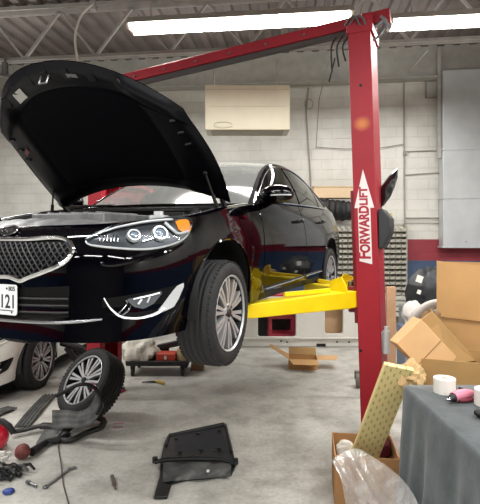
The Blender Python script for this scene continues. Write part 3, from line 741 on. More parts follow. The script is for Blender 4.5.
# ------------------------------------------------------------------ two post lift
LR = Vector((1.205, 4.244, 0))
lift = thing('car_lift', 'red two-post car lift with yellow arms holding up the black sedan', 'car lift', LR, (0, 0, PHI))
LL = -3.0
lean = lambda p: (p[0], p[1] - .033 * p[2], p[2])
leanl = lambda p: (p[0], p[1] + .01 * p[2], p[2])
def post(y0, sg, top, name, xf):
    b = MB(); w, d = .19, .385; t = .012
    poly = [(-d / 2, -w / 2 * sg), (-d / 2, w / 2 * sg), (d / 2, w / 2 * sg), (d / 2, -w / 2 * sg), (d / 2 - .08, -w / 2 * sg), (d / 2 - .08, (-w / 2 + t) * sg), (d / 2 - t, (-w / 2 + t) * sg), (d / 2 - t, (w / 2 - t) * sg), (-d / 2 + t, (w / 2 - t) * sg), (-d / 2 + t, (-w / 2 + t) * sg), (-d / 2 + .08, (-w / 2 + t) * sg), (-d / 2 + .08, -w / 2 * sg)]
    b.prism(poly, top - .015, T((0, y0, .015))); p = b.build('lift_post', RED, lift, bevel=.008, xf=xf)
    b = MB(); b.box((0, y0 - .03 * sg, .0085), (.41, .24, .017)); pl = b.build('base_plate', RED, lift, bevel=.003)
    for x in (-.198, .198):
        for y in (-.12, .06):
            n = MB(); n.cyl((x, y0 + y * sg - .0 * sg, .017), (x, y0 + y * sg, .045), .016, 6); n.build('anchor_bolt', MAT['steel'], pl)
    return p
pr = post(0, 1, 3.56, 'r', lean); plft = post(LL, -1, 3.45, 'l', leanl)
# carriages
for y0, sg, xf in ((0, 1, lean), (LL, -1, leanl)):
    b = MB(); b.box((0, y0 - .075 * sg, 1.62), (.33, .10, 1.15)); b.box((0, y0 - .13 * sg, 1.25), (.30, .10, .22)); ca_ = b.build('carriage', REDDK, lift, bevel=.006, xf=xf)
    b = MB(); b.cyl((.09, y0 - .16 * sg, 1.13), (.09, y0 - .16 * sg, 1.40), .028, 14); b.cyl((-.09, y0 - .16 * sg, 1.13), (-.09, y0 - .16 * sg, 1.40), .028, 14); b.build('arm_pin', MAT['steel'], ca_, xf=xf)
# arms
def arm(y0, sg, xt, yt, root_x, big=True):
    a = Vector((root_x, y0 - .20 * sg, 1.245)); c = Vector((xt, yt, 1.235)); d = (c - a); L_ = d.length; n = d.normalized(); s_ = Vector((-n.y, n.x, 0))
    b = MB(); vs = []
    for p, w, z0, z1 in ((a - n * .10, .09, 1.185, 1.325), (a.lerp(c, .12), .10, 1.18, 1.325), (a.lerp(c, .55), .075, 1.185, 1.31), (c - n * .03, .06, 1.19, 1.298), (c + n * .05, .035, 1.20, 1.292)):
        for q, z in ((-w, z0), (w, z0), (w, z1), (-w, z1)): vs.append((p.x + s_.x * q, p.y + s_.y * q, z))
    fs = [(0, 1, 2, 3), tuple(range(len(vs) - 4, len(vs)))]
    for k in range(len(vs) // 4 - 1):
        for e in range(4): fs.append((4 * k + e, 4 * k + (e + 1) % 4, 4 * k + 4 + (e + 1) % 4, 4 * k + 4 + e))
    b.add(vs, fs); A = b.build('lift_arm', YEL, lift, bevel=.006)
    b = MB(); q = a.lerp(c, .45); b.box((q.x, q.y, 1.338), (.5, .028, .035), Matrix.Rotation(math.atan2(n.y, n.x), 3, 'Z')); b.build('arm_rib', YEL, A, bevel=.004)
    b = MB(); b.cyl((c.x, c.y, 1.29), (c.x, c.y, 1.3135), .055, 20); b.build('lift_pad', MAT['rubber'], A)
    q = a.lerp(c, .14); b = MB(); b.prism([(-.10, 0), (.10, 0), (.10, .05), (.04, .13), (-.06, .10), (-.10, .05)], .012, frame((q.x, q.y, 1.32), (s_.x, s_.y, 0), (0, 0, 1), (n.x, n.y, 0))); b.build('arm_end_plate', YEL, A, bevel=.002)
    return A
A1 = arm(0, 1, 1.615 - .53, .785 - 1.59, .09)
A2 = arm(0, 1, 1.615 - 2.25, .80 - 1.59, -.09)
A3 = arm(LL, -1, 1.615 - .53, -.785 - 1.59, .09)
A4 = arm(LL, -1, 1.615 - 2.25, -.80 - 1.59, -.09)
# orange mark on the front arm
# crossbar at the top
b = MB(); b.bar((0, .12, 3.725), (0, LL - .05, 3.51), .11, .10); cb_ = b.build('crossbar', RED, lift, bevel=.006, xf=None)
b = MB(); b.bar((0, .0, 3.655), (0, LL, 3.445), .06, .05); b.build('crossbar_channel', M('bar_dark', '#4a4646', .5, .3), cb_)
for i in range(7):
    f_ = .12 + .12 * i; n = MB(); q = Vector((.056, .12 + (LL - .17) * f_, 3.725 - .215 * f_ - .01)); n.cyl(q, q + Vector((.012, 0, 0)), .012, 6); n.build('bar_bolt', MAT['steel'], cb_)
# head of the right post
b = MB(); b.box((0, -.115, 3.585), (.40, .22, .08)); b.box((.10, -.06, 3.66), (.03, .10, .16)); b.box((.19, -.115, 3.62), (.012, .20, .12)); b.build('post_head', RED, pr, bevel=.005)
b = MB(); b.cyl((.16, .02, 3.58), (.16, .10, 3.64), .022, 12); b.bar((.17, .06, 3.66), (.17, .14, 3.55), .03, .025); b.tube(crom([(.17, .10, 3.60), (.2, .07, 3.50), (.19, .0, 3.46)], 5), .012, 8); b.build('hydraulic_fitting', MAT['steel'], pr)
b = MB()
for k in range(2): b.tube(crom([(.20, -.06 - .05 * k, 3.60), (.24, -.09 - .05 * k, 3.655 + .01 * k), (.22, -.15 - .05 * k, 3.665), (.20, -.20 - .04 * k, 3.62)], 6), .009, 7)
b.build('hydraulic_hose', M('hose_grey', '#5a5a5c', .5), pr)
b = MB()
for k in range(3): b.tube(crom([(.16, -.20 - .06 * k, 3.55), (.18, -.26 - .05 * k, 3.45), (.15, -.24 - .06 * k, 3.33 - .04 * k)], 6), .008, 6)
b.build('cable_tail', MAT['rubber'], pr)
b = MB(); 
def hole(y, z): 
    n = MB(); n.cyl((.1925, y, z), (.196, y, z), .013, 12); return n.build('post_hole', MAT['rubber'], pr, xf=lean)
hole(.0, 3.09); hole(-.075, .82); 
# soft orange patch on the post face, fading to red at its edge
wm = M('orange_fade', '#a01125', .45); nt = wm.node_tree; N = nt.nodes; L = nt.links
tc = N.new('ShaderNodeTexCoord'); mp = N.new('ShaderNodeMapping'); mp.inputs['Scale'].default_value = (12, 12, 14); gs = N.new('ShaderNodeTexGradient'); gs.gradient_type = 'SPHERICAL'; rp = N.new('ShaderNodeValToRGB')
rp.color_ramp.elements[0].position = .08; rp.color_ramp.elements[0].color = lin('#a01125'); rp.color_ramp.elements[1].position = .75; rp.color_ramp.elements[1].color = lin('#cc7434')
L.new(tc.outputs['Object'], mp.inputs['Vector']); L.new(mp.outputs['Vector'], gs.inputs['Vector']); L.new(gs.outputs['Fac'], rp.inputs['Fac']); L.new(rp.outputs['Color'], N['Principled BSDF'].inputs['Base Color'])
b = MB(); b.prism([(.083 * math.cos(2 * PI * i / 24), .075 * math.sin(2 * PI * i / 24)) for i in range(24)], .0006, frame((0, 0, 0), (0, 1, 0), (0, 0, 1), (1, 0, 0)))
b.build('orange_spot', wm, pr, loc=(.1925, -.033 * 2.76, 2.76))
# arrow sticker and lettering
SW = M('sign_white', '#e6dede', .5); SR = M('sign_red', '#a51f33', .5)
SF = frame((.1935, -.033 * 1.97 + .0, 1.97), (0, 1, -.0), (0, -.033, 1), (1, 0, 0))
b = MB(); b.prism([(-.060, -.385), (.045, -.41), (.045, .07), (.078, .07), (-.006, .40), (-.088, .07), (-.060, .07)], .0012, SF); sg_ = b.build('arrow_sign', SW, pr)
Rt = Matrix.Rotation(R(90), 4, 'Z')
text_mesh('sign_lettering', 'F', .145, SR, sg_, SF @ T((-.012, -.340, .0013)) @ Rt, .0006, .85, .005)
text_mesh('sign_lettering', 'ORWARD', .112, SR, sg_, SF @ T((-.006, -.112, .0013)) @ Rt, .0006, .80, .005)
text_mesh('sign_lettering', 'LIFT', .092, SR, sg_, SF @ T((-.006, .170, .0013)) @ Rt, .0006, .95, .004)
# motor cover, latch cylinder
b = MB(); z0 = 1.86; poly = [(0, .17), (.035, .175), (.105, .09), (.105, -.03), (.045, -.165), (0, -.17)]
b.prism(poly, .26, frame((-.09, .098 - .033 * 1.86, z0), (0, 1, 0), (0, 0, 1), (1, 0, 0))); b.build('motor_cover', M('charcoal_plastic', '#2a2d2f', .5, bump=.2, bscale=200), pr, bevel=.012)
b = MB(); b.cyl((.16, .105, .83), (.16, .105, 1.0), .030, 18); b.cyl((.16, .105, 1.0), (.16, .105, 1.035), .02, 14); b.cyl((.16, .105, .83), (.16, .105, .81), .034, 18); b.box((.13, .075, .90), (.06, .05, .16)); b.build('latch_cylinder', GALV, pr)
# ------------------------------------------------------------------ ceiling lights
TUBE = M('lit_tube', '#fff8ee', .4, emit=18.)
def strip_light(x0, x1, Y, z, label, cut=None):
    t = thing('ceiling_light', label, 'ceiling light', ((x0 + x1) / 2, Y, z), (0, 0, math.atan(-.12)), group='fluorescent ceiling strips'); L_ = x1 - x0; r = math.radians(0)
    b = MB(); b.prism([(-.13, 0), (-.16, -.02), (-.06, .085), (.06, .085), (.16, -.02), (.13, 0)], L_, frame((-L_ / 2, 0, .05), (0, 1, 0), (0, 0, 1), (1, 0, 0))); b.build('housing', WHT, t)
    for s in (-1, 1):
        b = MB(); b.box((s * (L_ / 2 - .015), 0, .035), (.03, .24, .07)); b.build('end_socket', WHT, t, bevel=.004)
        b = MB(); b.cyl((-L_ / 2 + .03, s * .075, .018), (L_ / 2 - .03, s * .075, .018), .026, 14); b.build('light_tube', TUBE, t)
        b = MB(); b.tube([(s * L_ * .40, 0, .13), (s * L_ * .40, 0, DECK - z)], .006, 6); b.build('hanging_rod', JOIST, t)
    return t
strip_light(-1.235, 1.195, 5.2, 4.075, 'long lit fluorescent strip light behind the red crossbar, left of the two in view')
strip_light(1.62, 4.05, 5.10, 4.075, 'lit fluorescent strip light right of the red lift post')
def lamp(x, y, sx, sy, power, z=4.02, up=False):  # added area lights; only some sit at a modelled strip
    d = bpy.data.lights.new('overhead_fill', 'AREA'); d.shape = 'RECTANGLE'; d.size = sx; d.size_y = sy; d.energy = power; d.color = (1, .985, .955)
    o = bpy.data.objects.new('overhead_fill', d); COL.objects.link(o); o.location = (x, y, z); o.rotation_euler = (PI if up else 0, 0, math.atan(-.12))
    if not up: lamp(x, y, sx, sy, power * .3, z + .16, True)  # added upward fill to brighten deck, joists and upper wall
for x in (-4.3, -.02, 2.83): lamp(x, 5.2, 2.4, .13, 85, 3.98 if x < -1 else 4.03)  # leftmost is added fill with no strip modelled
for y in (1.4, -2.4):
    for x in (-4.6, -1.4, 1.8, 4.3): lamp(x, y, 2.4, .16, 85)  # added fill rows over and behind the camera, no fixtures built
for x in (-4.3, -1.0, 2.4): lamp(x, 8.3, 2.4, .24, 40, 4.4)  # added fill near the back wall, where no fixture hangs

# ------------------------------------------------------------------ hung on walls and roof
HEAT = M('heater_beige', '#cfc9b2', .45, var=.06, vscale=3)
pA = at(205, 130, 7.4); pB = at(290, 85, 7.4)
t = thing('unit_heater', 'cream box-shaped heater hung from the roof joist above the black car', 'heater', ((pA.x + pB.x) / 2, 7.62, pA.z))
w = pB.x - pA.x; h = pB.z - pA.z
b = MB(); b.box((0, 0, h / 2), (w, .46, h)); hb = b.build('casing', HEAT, t, bevel=.012)
b = MB(); b.box((0, -.232, h - .07), (w * .98, .006, .012)); b.box((0, -.233, h * .52), (w * .9, .004, .008)); b.build('panel_seam', M('heater_seam', '#b5ae96', .5), hb)
b = MB(); b.box((0, -.01, .002), (w * .86, .36, .02)); b.build('bottom_grille', M('heater_under', '#9b957e', .5), hb)
b = MB(); b.tube([(-w / 2 + .28 + .14 * math.cos(a), -.233, .075 + .045 * math.sin(a)) for a in [2 * PI * i / 20 for i in range(20)]], .008, 6, closed=True); b.build('logo_ring', M('heater_seam', ''), hb)
for x in (-w / 2 + .12, w / 2 - .17):
    b = MB(); b.cyl((x, .08, h), (x, .08, 4.62 - pA.z), .013, 8); b.box((x, .08, h + .02), (.05, .05, .04)); b.build('hanger_rod', JOIST, t)

pA = at(443, 248, 9.2); pB = at(443, 70, 9.2)
t = thing('air_duct', 'grey sheet metal air duct fixed upright to the wall at right', 'duct', (pA.x, 9.2, 0), (0, 0, math.atan(-.12)))
for z0, z1 in ((pA.z, 2.52), (2.535, 3.45), (3.465, pB.z)):
    b = MB(); b.box((.55, .14, (z0 + z1) / 2), (1.1, .28, z1 - z0)); b.build('duct_section', GALV, t, bevel=.01)
for z in (2.527, 3.457, pA.z + .018):
    b = MB(); b.box((.55, .14, z), (1.14, .30, .035)); b.build('duct_flange', GALV, t, bevel=.004)
b = MB(); b.box((-.045, .10, (3.3 + 5.45) / 2), (.07, .06, 5.45 - 3.3)); b.build('corner_angle', JOIST, t)
b = MB(); b.cyl((.42, -.02, pA.z + .12), (.42, .02, pA.z + .12), .012, 8); b.build('duct_screw', MAT['steel'], t)

PIPE = M('painted_pipe', '#96938a', .5, var=.1)
def conduit(name, label, pts, r=.012, mat=PIPE, cat='pipe', group=None):
    b = MB(); b.tube(pts, r, 8); return tag(b.build(name, mat), label, cat, group)
conduit('wall_pipe', 'vertical painted pipe on the white wall between the lift post and the duct', [wallpt(404, 79, .03), wallpt(405, 270, .03)], .016)
conduit('wall_pipe', 'long horizontal painted pipe across the top of the back wall', [wallpt(150, 90, .05), wallpt(250, 89, .05), wallpt(345, 84.5, .05), wallpt(428, 79, .05)], .022)
conduit('wall_pipe', 'upper thin horizontal conduit between vertical pipe and duct', [wallpt(405, 151.5, .02), wallpt(441, 150.5, .02)], .010)
conduit('wall_pipe', 'second thin conduit down between vertical pipe and duct', [wallpt(405, 175, .02), wallpt(441, 172.5, .02)], .010)
conduit('wall_pipe', 'dark-tipped conduit running from the vertical pipe to the duct edge', [wallpt(405, 218, .03), wallpt(443, 218, .03)], .014)
conduit('wall_pipe', 'lowest thin conduit just above the red wall band', [wallpt(405, 223, .02), wallpt(441, 223, .02)], .009)
conduit('wall_pipe', 'short diagonal pipe rising from the vertical pipe to the roof', [wallpt(405, 77, .05), wallpt(428, 50, .9)], .012, JOIST)
b = MB(); q = wallpt(405, 153, .03); b.box(q, (.07, .05, .09)); tag(b.build('junction_box', PIPE, bevel=.006), 'small junction box on the vertical wall pipe', 'junction box')
# square conduit loop beside the duct
t = thing('conduit_loop', 'square loop of grey conduit beside the top of the duct', 'conduit', wallpt(433, 98, .05))
b = MB(); o_ = t.location; b.tube([wallpt(442, 71, .05) - o_, wallpt(426, 73, .05) - o_, wallpt(426, 98, .05) - o_, wallpt(441, 97, .05) - o_], .02, 8); b.build('conduit_run', PIPE, t)
b = MB(); b.box(wallpt(435, 78, .08) - o_, (.24, .1, .08)); b.build('conduit_elbow', MAT['rubber'], t, bevel=.02)
# slack wire on the wall and hanging ropes
conduit('wall_wire', 'thin slack wire strung across the white wall behind the lift post', [wallpt(316, 147, .03), wallpt(345, 149, .04), wallpt(380, 148, .04), wallpt(404, 144, .03)], .007, M('wire_grey', '#77756c', .6), 'wire')
conduit('hanging_rope', 'grey rope hanging from the roof down the wall, left of the lift post', [at(330, 56, 9.2), at(319, 100, 9.5), at(316, 148, 9.6)], .010, M('rope_grey', '#8d8a80', .8), 'rope')
conduit('hanging_rope', 'dark rope slanting from the roof beside the lift post', [at(335, 58, 9.2), at(329, 82, 9.4)], .014, MAT['rubber'], 'rope')
conduit('wall_crack_pipe', 'crooked plastered-over pipe on the wall above the black car roof', [wallpt(309, 80, .02), wallpt(306, 112, .03), wallpt(307, 125, .03), wallpt(310, 170, .03), wallpt(311, 190, .03)], .014, PIPE, 'pipe')
b = MB(); b.tube([wallpt(309 + 4 * math.cos(a), 104 + 5 * math.sin(a), .03) for a in [2 * PI * i / 16 for i in range(16)]], .008, 6, closed=True); tag(b.build('wire_coil', PIPE), 'small coil of wire hung on the wall pipe', 'wire')
# white air hose from joist to behind the hood
b = MB(); b.tube(crom([at(94, 4, 7.55), at(88, 8, 7.5), at(80, 18, 7.45), at(75.5, 34, 7.4), at(75.5, 46, 7.4), at(78, 62, 7.4), at(84, 100, 7.4)], 6), .018, 10); hs = tag(b.build('air_hose', M('hose_white', '#d6d4cb', .5)), 'white hose looping down from the roof joist behind the raised hood', 'hose')
b = MB(); b.box(at(93.5, 6, 7.6), (.10, .12, .16)); b.build('pipe_clamp', JOIST, hs, bevel=.01)
b = MB(); q = at(7, 70, 7.7); q.z = 4.42; b.cyl(q + Vector((-.03, 0, .16)), q + Vector((-.03, 0, -.02)), .05, 12); b.bar(q + Vector((-.14, 0, -.03)), q + Vector((.10, 0, -.07)), .07, .05); b.bar(q + Vector((-.03, 0, .1)), q + Vector((-.03, 0, .25)), .03, .03); jc = b.build('joist_clamp', MAT['steel'], bevel=.006); bpy.context.view_layer.update(); jc.parent = JT; jc.matrix_parent_inverse = JT.matrix_world.inverted()

# ------------------------------------------------------------------ parts rack against the back wall
ry = 9.35
def rk(u, v): return at(u, v, ry)
x0 = rk(312, 0).x; x1 = rk(406, 0).x; zt0 = rk(0, 224).z; zb0 = .0
t = thing('parts_rack', 'pale grey rack of small parts bins against the back wall, behind the lift post', 'parts rack', ((x0 + x1) / 2, ry, 0))
cx = (x0 + x1) / 2; RK = M('rack_grey', '#b9b8ae', .5, var=.12, vscale=6); RKD = M('rack_dark', '#a9a79d', .6, var=.2)
b = MB(); b.box((0, .16, zt0 / 2), (x1 - x0, .03, zt0))
for x in (x0, x1): b.box((x - cx, .06, zt0 / 2), (.02, .22, zt0))
fr_ = b.build('rack_frame', RKD, t)
BIN = M('bin_grey', '#d5d3c8', .45, var=.1, vscale=8); zr = []
z = zt0 - .05; rows = 0
cells = [(336 + 5.6 * i, 5.6) for i in range(3)] + [(383.5 + 5.6 * i, 5.6) for i in range(4)]
while rows < 13:
    for u, w_ in cells:
        a = rk(u, 0).x - cx; c = rk(u + w_, 0).x - cx; b = MB(); hh = .085
        b.add([(a + .012, -.05, z - hh), (c - .012, -.05, z - hh), (c - .012, -.075, z - hh * .52), (a + .012, -.075, z - hh * .52), (a + .012, .14, z - hh), (c - .012, .14, z - hh), (c - .012, .14, z), (a + .012, .14, z)],
              [(0, 1, 2, 3), (0, 4, 5, 1), (0, 3, 7, 4), (1, 5, 6, 2), (5, 4, 7, 6)])
        b.build('parts_bin', BIN, t)
    b = MB(); b.box((0, .04, z - hh - .006), (x1 - x0, .2, .008)); b.build('rack_shelf', RK, t)
    z -= .103; rows += 1
for k in range(4):
    for u0, u1 in ((336, 352), (383, 394), (394.5, 405)):
        if z < .2: continue
        a = rk(u0, 0).x - cx; c = rk(u1, 0).x - cx; b = MB(); b.box(((a + c) / 2, .03, z - .05), (c - a - .01, .2, .085)); b.box(((a + c) / 2, -.075, z - .05), ((c - a) * .5, .01, .02)); b.build('rack_drawer', RK, t, bevel=.004)
    z -= .103
# bundle and tan box on top of the rack
b = MB(); pts = crom([at(306, 214, ry), at(320, 210, ry), at(332, 211, ry), at(345, 212, ry), at(356, 211, ry)], 6)
b.tube(pts, [.10 + .10 * math.sin(PI * i / (len(pts) - 1)) ** .3 + .018 * math.sin(i * 2.3) for i in range(len(pts))], 14)
bb = b.build('black_bundle', BLK); bb.location.z = .02
tag(bb, 'rolled black fabric bundle lying on top of the parts rack', 'bundle')
b = MB(); b.tube([at(318, 224, ry - .2), at(317, 229, ry - .22), at(316, 236, ry - .2)], .05, 8); b.build('fabric_tail', BLK, bb)
a = at(313, 198, ry); c = at(352, 187, ry); b = MB(); b.box(((a.x + c.x) / 2, ry + .06, (a.z + c.z) / 2 - .005), (c.x - a.x, .3, c.z - a.z)); b.box(((a.x + c.x) / 2, ry + .06, c.z + .0), (c.x - a.x + .02, .32, .02)); tag(b.build('flat_carton', M('tan_board', '#cdb594', .75, var=.08), bevel=.005), 'long flat tan carton lying on the black fabric bundle', 'box')
a = at(386, 210, ry - .1); b = MB(); b.box((a.x, ry, zt0 + .12), (.26, .14, .16)); b.box((a.x, ry, zt0 + .205), (.27, .15, .012)); b.box((a.x + .0, ry, zt0 + .02), (.20, .10, .04)); tag(b.build('small_carton', M('tan_yellow', '#c9b47e', .75), bevel=.004), 'small yellowish carton on the rack just right of the lift post', 'box')

# ------------------------------------------------------------------ white vehicle panel and things behind it
PY_ = 7.8
def pp(u, v): return Vector(((u - 240) / F * PY_, (HOR - v) / F * PY_ + H))
outer = [pp(232, 347), pp(360, 347), pp(360, 297), pp(232, 297)]
bm = bmesh.new()
def loop(pts): return [bm.verts.new((p.x, 0, max(p.y, .0))) for p in pts]
def rpoly(u0, v0, u1, v1, r=2.5, n=4):
    pts = []
    for cu, cv, a0 in ((u1 - r, v0 + r, -90), (u1 - r, v1 - r, 0), (u0 + r, v1 - r, 90), (u0 + r, v0 + r, 180)):
        for i in range(n + 1): an = R(a0 + 90 * i / n); pts.append(pp(cu + r * math.cos(an), cv + r * math.sin(an)))
    return pts
edges = []
for pts in (outer, rpoly(258, 303, 296, 337), rpoly(325, 303, 343, 334)):
    vs = loop(pts); edges += [bm.edges.new((vs[i], vs[(i + 1) % len(vs)])) for i in range(len(vs))]
bmesh.ops.triangle_fill(bm, use_beauty=True, edges=edges)
r_ = bmesh.ops.extrude_face_region(bm, geom=bm.faces[:]); bmesh.ops.translate(bm, vec=(0, .07, 0), verts=[g for g in r_['geom'] if isinstance(g, bmesh.types.BMVert)])
bmesh.ops.recalc_face_normals(bm, faces=bm.faces); me = bpy.data.meshes.new('white_body_panel'); bm.to_mesh(me); bm.free(); me.materials.append(WHT)
wp = bpy.data.objects.new('white_body_panel', me); COL.objects.link(wp); wp.location = (0, PY_, 0); md = wp.modifiers.new('bevel', 'BEVEL'); md.width = .012; md.segments = 2; md.limit_method = 'ANGLE'
tag(wp, 'white steel vehicle body panel with two openings standing on the floor behind the raised car', 'body panel')
b = MB(); a = pp(232, 338); c = pp(360, 338); b.box(((a.x + c.x) / 2, -.02, a.y), (c.x - a.x, .05, .03)); b.build('sill_ridge', WHT, wp, bevel=.01)
for u, v in ((337, 342), (349, 342), (281, 341), (287, 342)): b = MB(); q = pp(u, v); b.cyl((q.x, -.004, q.y), (q.x, .004, q.y), .016, 12); b.build('panel_hole', MAT['rubber'], wp)
b = MB(); q = pp(321, 346); b.box((q.x, -.004, .03), (.15, .012, .045)); q = pp(348, 306); b.box((q.x, -.004, q.y), (.12, .01, .02)); b.build('panel_slot', MAT['rubber'], wp, bevel=.004)
b = MB(); a = at(334, 334, 8.05); b.box((a.x, 8.05, .45), (.55, .03, .9)); b.box((a.x, 8.07, .45), (.50, .02, .86)); tag(b.build('tan_board', M('tan_board2', '#c2a07c', .7, var=.1), bevel=.004), 'tan board standing behind the right opening of the white panel', 'board')
q = at(281, 336, 8.15); t = thing('red_cart', 'red metal tool cart seen through the left opening of the white panel', 'cart', (q.x, 8.3, 0))
CR = M('cart_red', '#b03a4c', .4)
for z in (.12, .42, .78): b = MB(); b.box((.02, 0, z), (.46, .36, .05)); b.build('cart_shelf', CR, t, bevel=.006)
for x, y in ((-.18, -.16), (.22, -.16), (-.18, .16), (.22, .16)):
    b = MB(); b.box((x, y, .40), (.05, .05, .80)); b.build('cart_leg', CR, t, bevel=.004)
b = MB(); b.box((.02, .17, .45), (.44, .02, .64)); b.build('cart_back', BLK, t)
q = at(252, 322, 8.0); b = MB(); b.tube(crom([(q.x - .06, 8.1, 0.02), (q.x - .02, 8.1, .3), (q.x - .10, 8.12, .55), (q.x - .04, 8.12, .8)], 6), [.09, .07, .06, .08] * 4 + [.09] * 3, 12) if False else b.tube(crom([(q.x - .06, 8.1, 0.0), (q.x - .02, 8.1, .3), (q.x - .10, 8.12, .55), (q.x - .04, 8.12, .8)], 6), .07, 12)
tag(b.build('plastic_sack', M('sack_grey', '#b5b2a8', .5, var=.3, vscale=8)), 'grey rolled plastic standing left of the red cart', 'plastic roll')
b = MB(); b.box((0.10, 8.75, .40), (.9, .3, .8)); b.box((0.10, 8.59, .55), (.8, .02, .3)); tag(b.build('black_bin', BLK, bevel=.02), 'dark bin standing behind the red cart', 'bin')

# ------------------------------------------------------------------ open flat carton on the floor under the car
o_ = flo(304, 370); t = thing('open_carton', 'small open cardboard carton with flaps spread, on the floor under the car tail', 'box', (o_.x, o_.y + .14, 0), (0, 0, R(-6)))
w, d, h = .38, .26, .14
b = MB()
for c, s in (((0, -d / 2, h / 2), (w, .006, h)), ((0, d / 2, h / 2), (w, .006, h)), ((-w / 2, 0, h / 2), (.006, d, h)), ((w / 2, 0, h / 2), (.006, d, h)), ((0, 0, .003), (w, d, .006))): b.box(c, s)
b.build('carton_body', CARD, t)
def flap(par, pts, mat, name='flap'):
    b = MB(); p = [Vector(q) for q in pts]; n = (p[1] - p[0]).cross(p[2] - p[0]).normalized() * .004; k = len(p); b.add(p + [q + n for q in p], [tuple(range(k)), tuple(range(2 * k - 1, k - 1, -1))] + [(i, (i + 1) % k, k + (i + 1) % k, k + i) for i in range(k)]); return b.build(name, mat, par, smooth=0)
flap(t, [(-w / 2, -d / 2, h), (-w / 2, d / 2, h), (-w / 2 - .26, d / 2 + .05, h + .13), (-w / 2 - .26, -d / 2 + .12, h + .13)], CARD)
flap(t, [(w / 2, -d / 2, h), (w / 2, d / 2, h), (w / 2 + .30, d / 2 + .02, h + .0), (w / 2 + .26, -d / 2 + .06, h - .01)], CARD3)
flap(t, [(-w / 2, -d / 2, h), (w / 2, -d / 2, h), (w / 2 + .02, -d / 2 - .16, h - .03), (-w / 2 + .06, -d / 2 - .16, h - .03)], CARD)
flap(t, [(-w / 2, d / 2, h), (w / 2, d / 2, h), (w / 2, d / 2 + .10, h + .08), (-w / 2, d / 2 + .10, h + .08)], CARD2)

# ------------------------------------------------------------------ dolly under the car with things on it
q = flo(157, 377); t = thing('low_dolly', 'low black wheeled dolly under the raised car, loaded with parts', 'dolly', (q.x, q.y + .25, 0))
b = MB(); b.box((0, 0, .155), (.80, .50, .035)); b.box((0, -.25, .18), (.80, .03, .05)); b.box((.36, .1, .30), (.04, .04, .3)); b.build('platform', BLK, t, bevel=.006)
for x in (-.32, .32):
    for y in (-.2, .2):
        b = MB(); b.cyl((x - .018, y, .05), (x + .018, y, .05), .05, 16); b.box((x, y, .115), (.05, .06, .05)); b.build('caster', MAT['under'], t)
def crumple(name, mat, c, r, seed, label, cat, n=(28, 18), amp=.3, flat_bottom=True, group=None):
    rnd = random.Random(seed); K = [(Vector((rnd.uniform(-1, 1), rnd.uniform(-1, 1), rnd.uniform(-1, 1))) * rnd.uniform(2, 6), rnd.uniform(0, 6)) for _ in range(7)]
    b = MB(); vs = []; nu, nv = n
    for j in range(nv + 1):
        a = PI * j / nv
        for i in range(nu):
            th_ = 2 * PI * i / nu; p = Vector((math.sin(a) * math.cos(th_), math.sin(a) * math.sin(th_), math.cos(a)))
            k = 1 + amp * sum(abs(math.sin(p.dot(q_) + f_)) - .5 for q_, f_ in K) / 4
            p = Vector((p.x * r[0] * k, p.y * r[1] * k, p.z * r[2] * k))
            if flat_bottom: p.z = max(p.z, -r[2] * .6)
            vs.append(p)
    b.add(vs, [(j * nu + i, j * nu + (i + 1) % nu, (j + 1) * nu + (i + 1) % nu, (j + 1) * nu + i) for j in range(nv) for i in range(nu)])
    o = b.build(name, mat, loc=c, smooth=25); return tag(o, label, cat, group) if label else o
q = Vector((t.location.x, t.location.y, 0))
crumple('white_cloth', M('cloth_white', '#cfccc0', .8, var=.35, vscale=9), (q.x - .26, q.y - .05, .27), (.20, .19, .17), 3, 'crumpled white cloth heaped on the left of the low dolly', 'cloth', amp=.55)
b = MB(); b.box((q.x + .10, q.y - .10, .225), (.24, .2, .105)); b.box((q.x + .10, q.y - .203, .225), (.05, .004, .05)); rb_ = tag(b.build('red_box', M('box_red', '#b5402f', .5, var=.15), bevel=.006), 'small red box in the middle of the low dolly', 'box')
b = MB(); b.box((0.10 + q.x, q.y - .207, .235), (.03, .003, .045)); b.build('box_label', WHT, rb_)
b = MB(); b.cyl((q.x + .30, q.y - .05, .173), (q.x + .30, q.y - .05, .32), .085, 18, .07); b.cyl((q.x + .30, q.y - .05, .32), (q.x + .30, q.y - .05, .36), .03, 12); tag(b.build('oil_jug', M('jug_tan', '#b39d79', .5, var=.2), bevel=.006), 'tan jug at the right of the low dolly', 'jug')
b = MB(); b.bar((q.x - .05, q.y + .08, .30), (q.x + .45, q.y + .02, .42), .09, .07); b.bar((q.x + .05, q.y + .1, .20), (q.x + .05, q.y + .1, .34), .1, .1); b.cyl((q.x + .32, q.y - .02, .40), (q.x + .32, q.y + .08, .40), .06, 14); tag(b.build('metal_arm', MAT['under'], bevel=.008), 'dark metal suspension arm lying on top of the low dolly', 'car part')
q2 = flo(197, 371); b = MB(); b.box((q2.x, q2.y + .1, .16), (.16, .2, .32)); b.box((q2.x, q2.y + .1, .33), (.18, .22, .02)); tag(b.build('brown_carton', M('brown_dark', '#7a5a42', .7), bevel=.006), 'brown carton standing right of the low dolly behind the front wheel', 'box')
b = MB(); b.box((-1.75, 8.2, .4), (.4, .3, .8)); b.box((-1.75, 8.2, .80), (.41, .31, .02)); tag(b.build('tan_carton', CARD2, bevel=.006), 'tall tan carton far behind the left lift post', 'box')

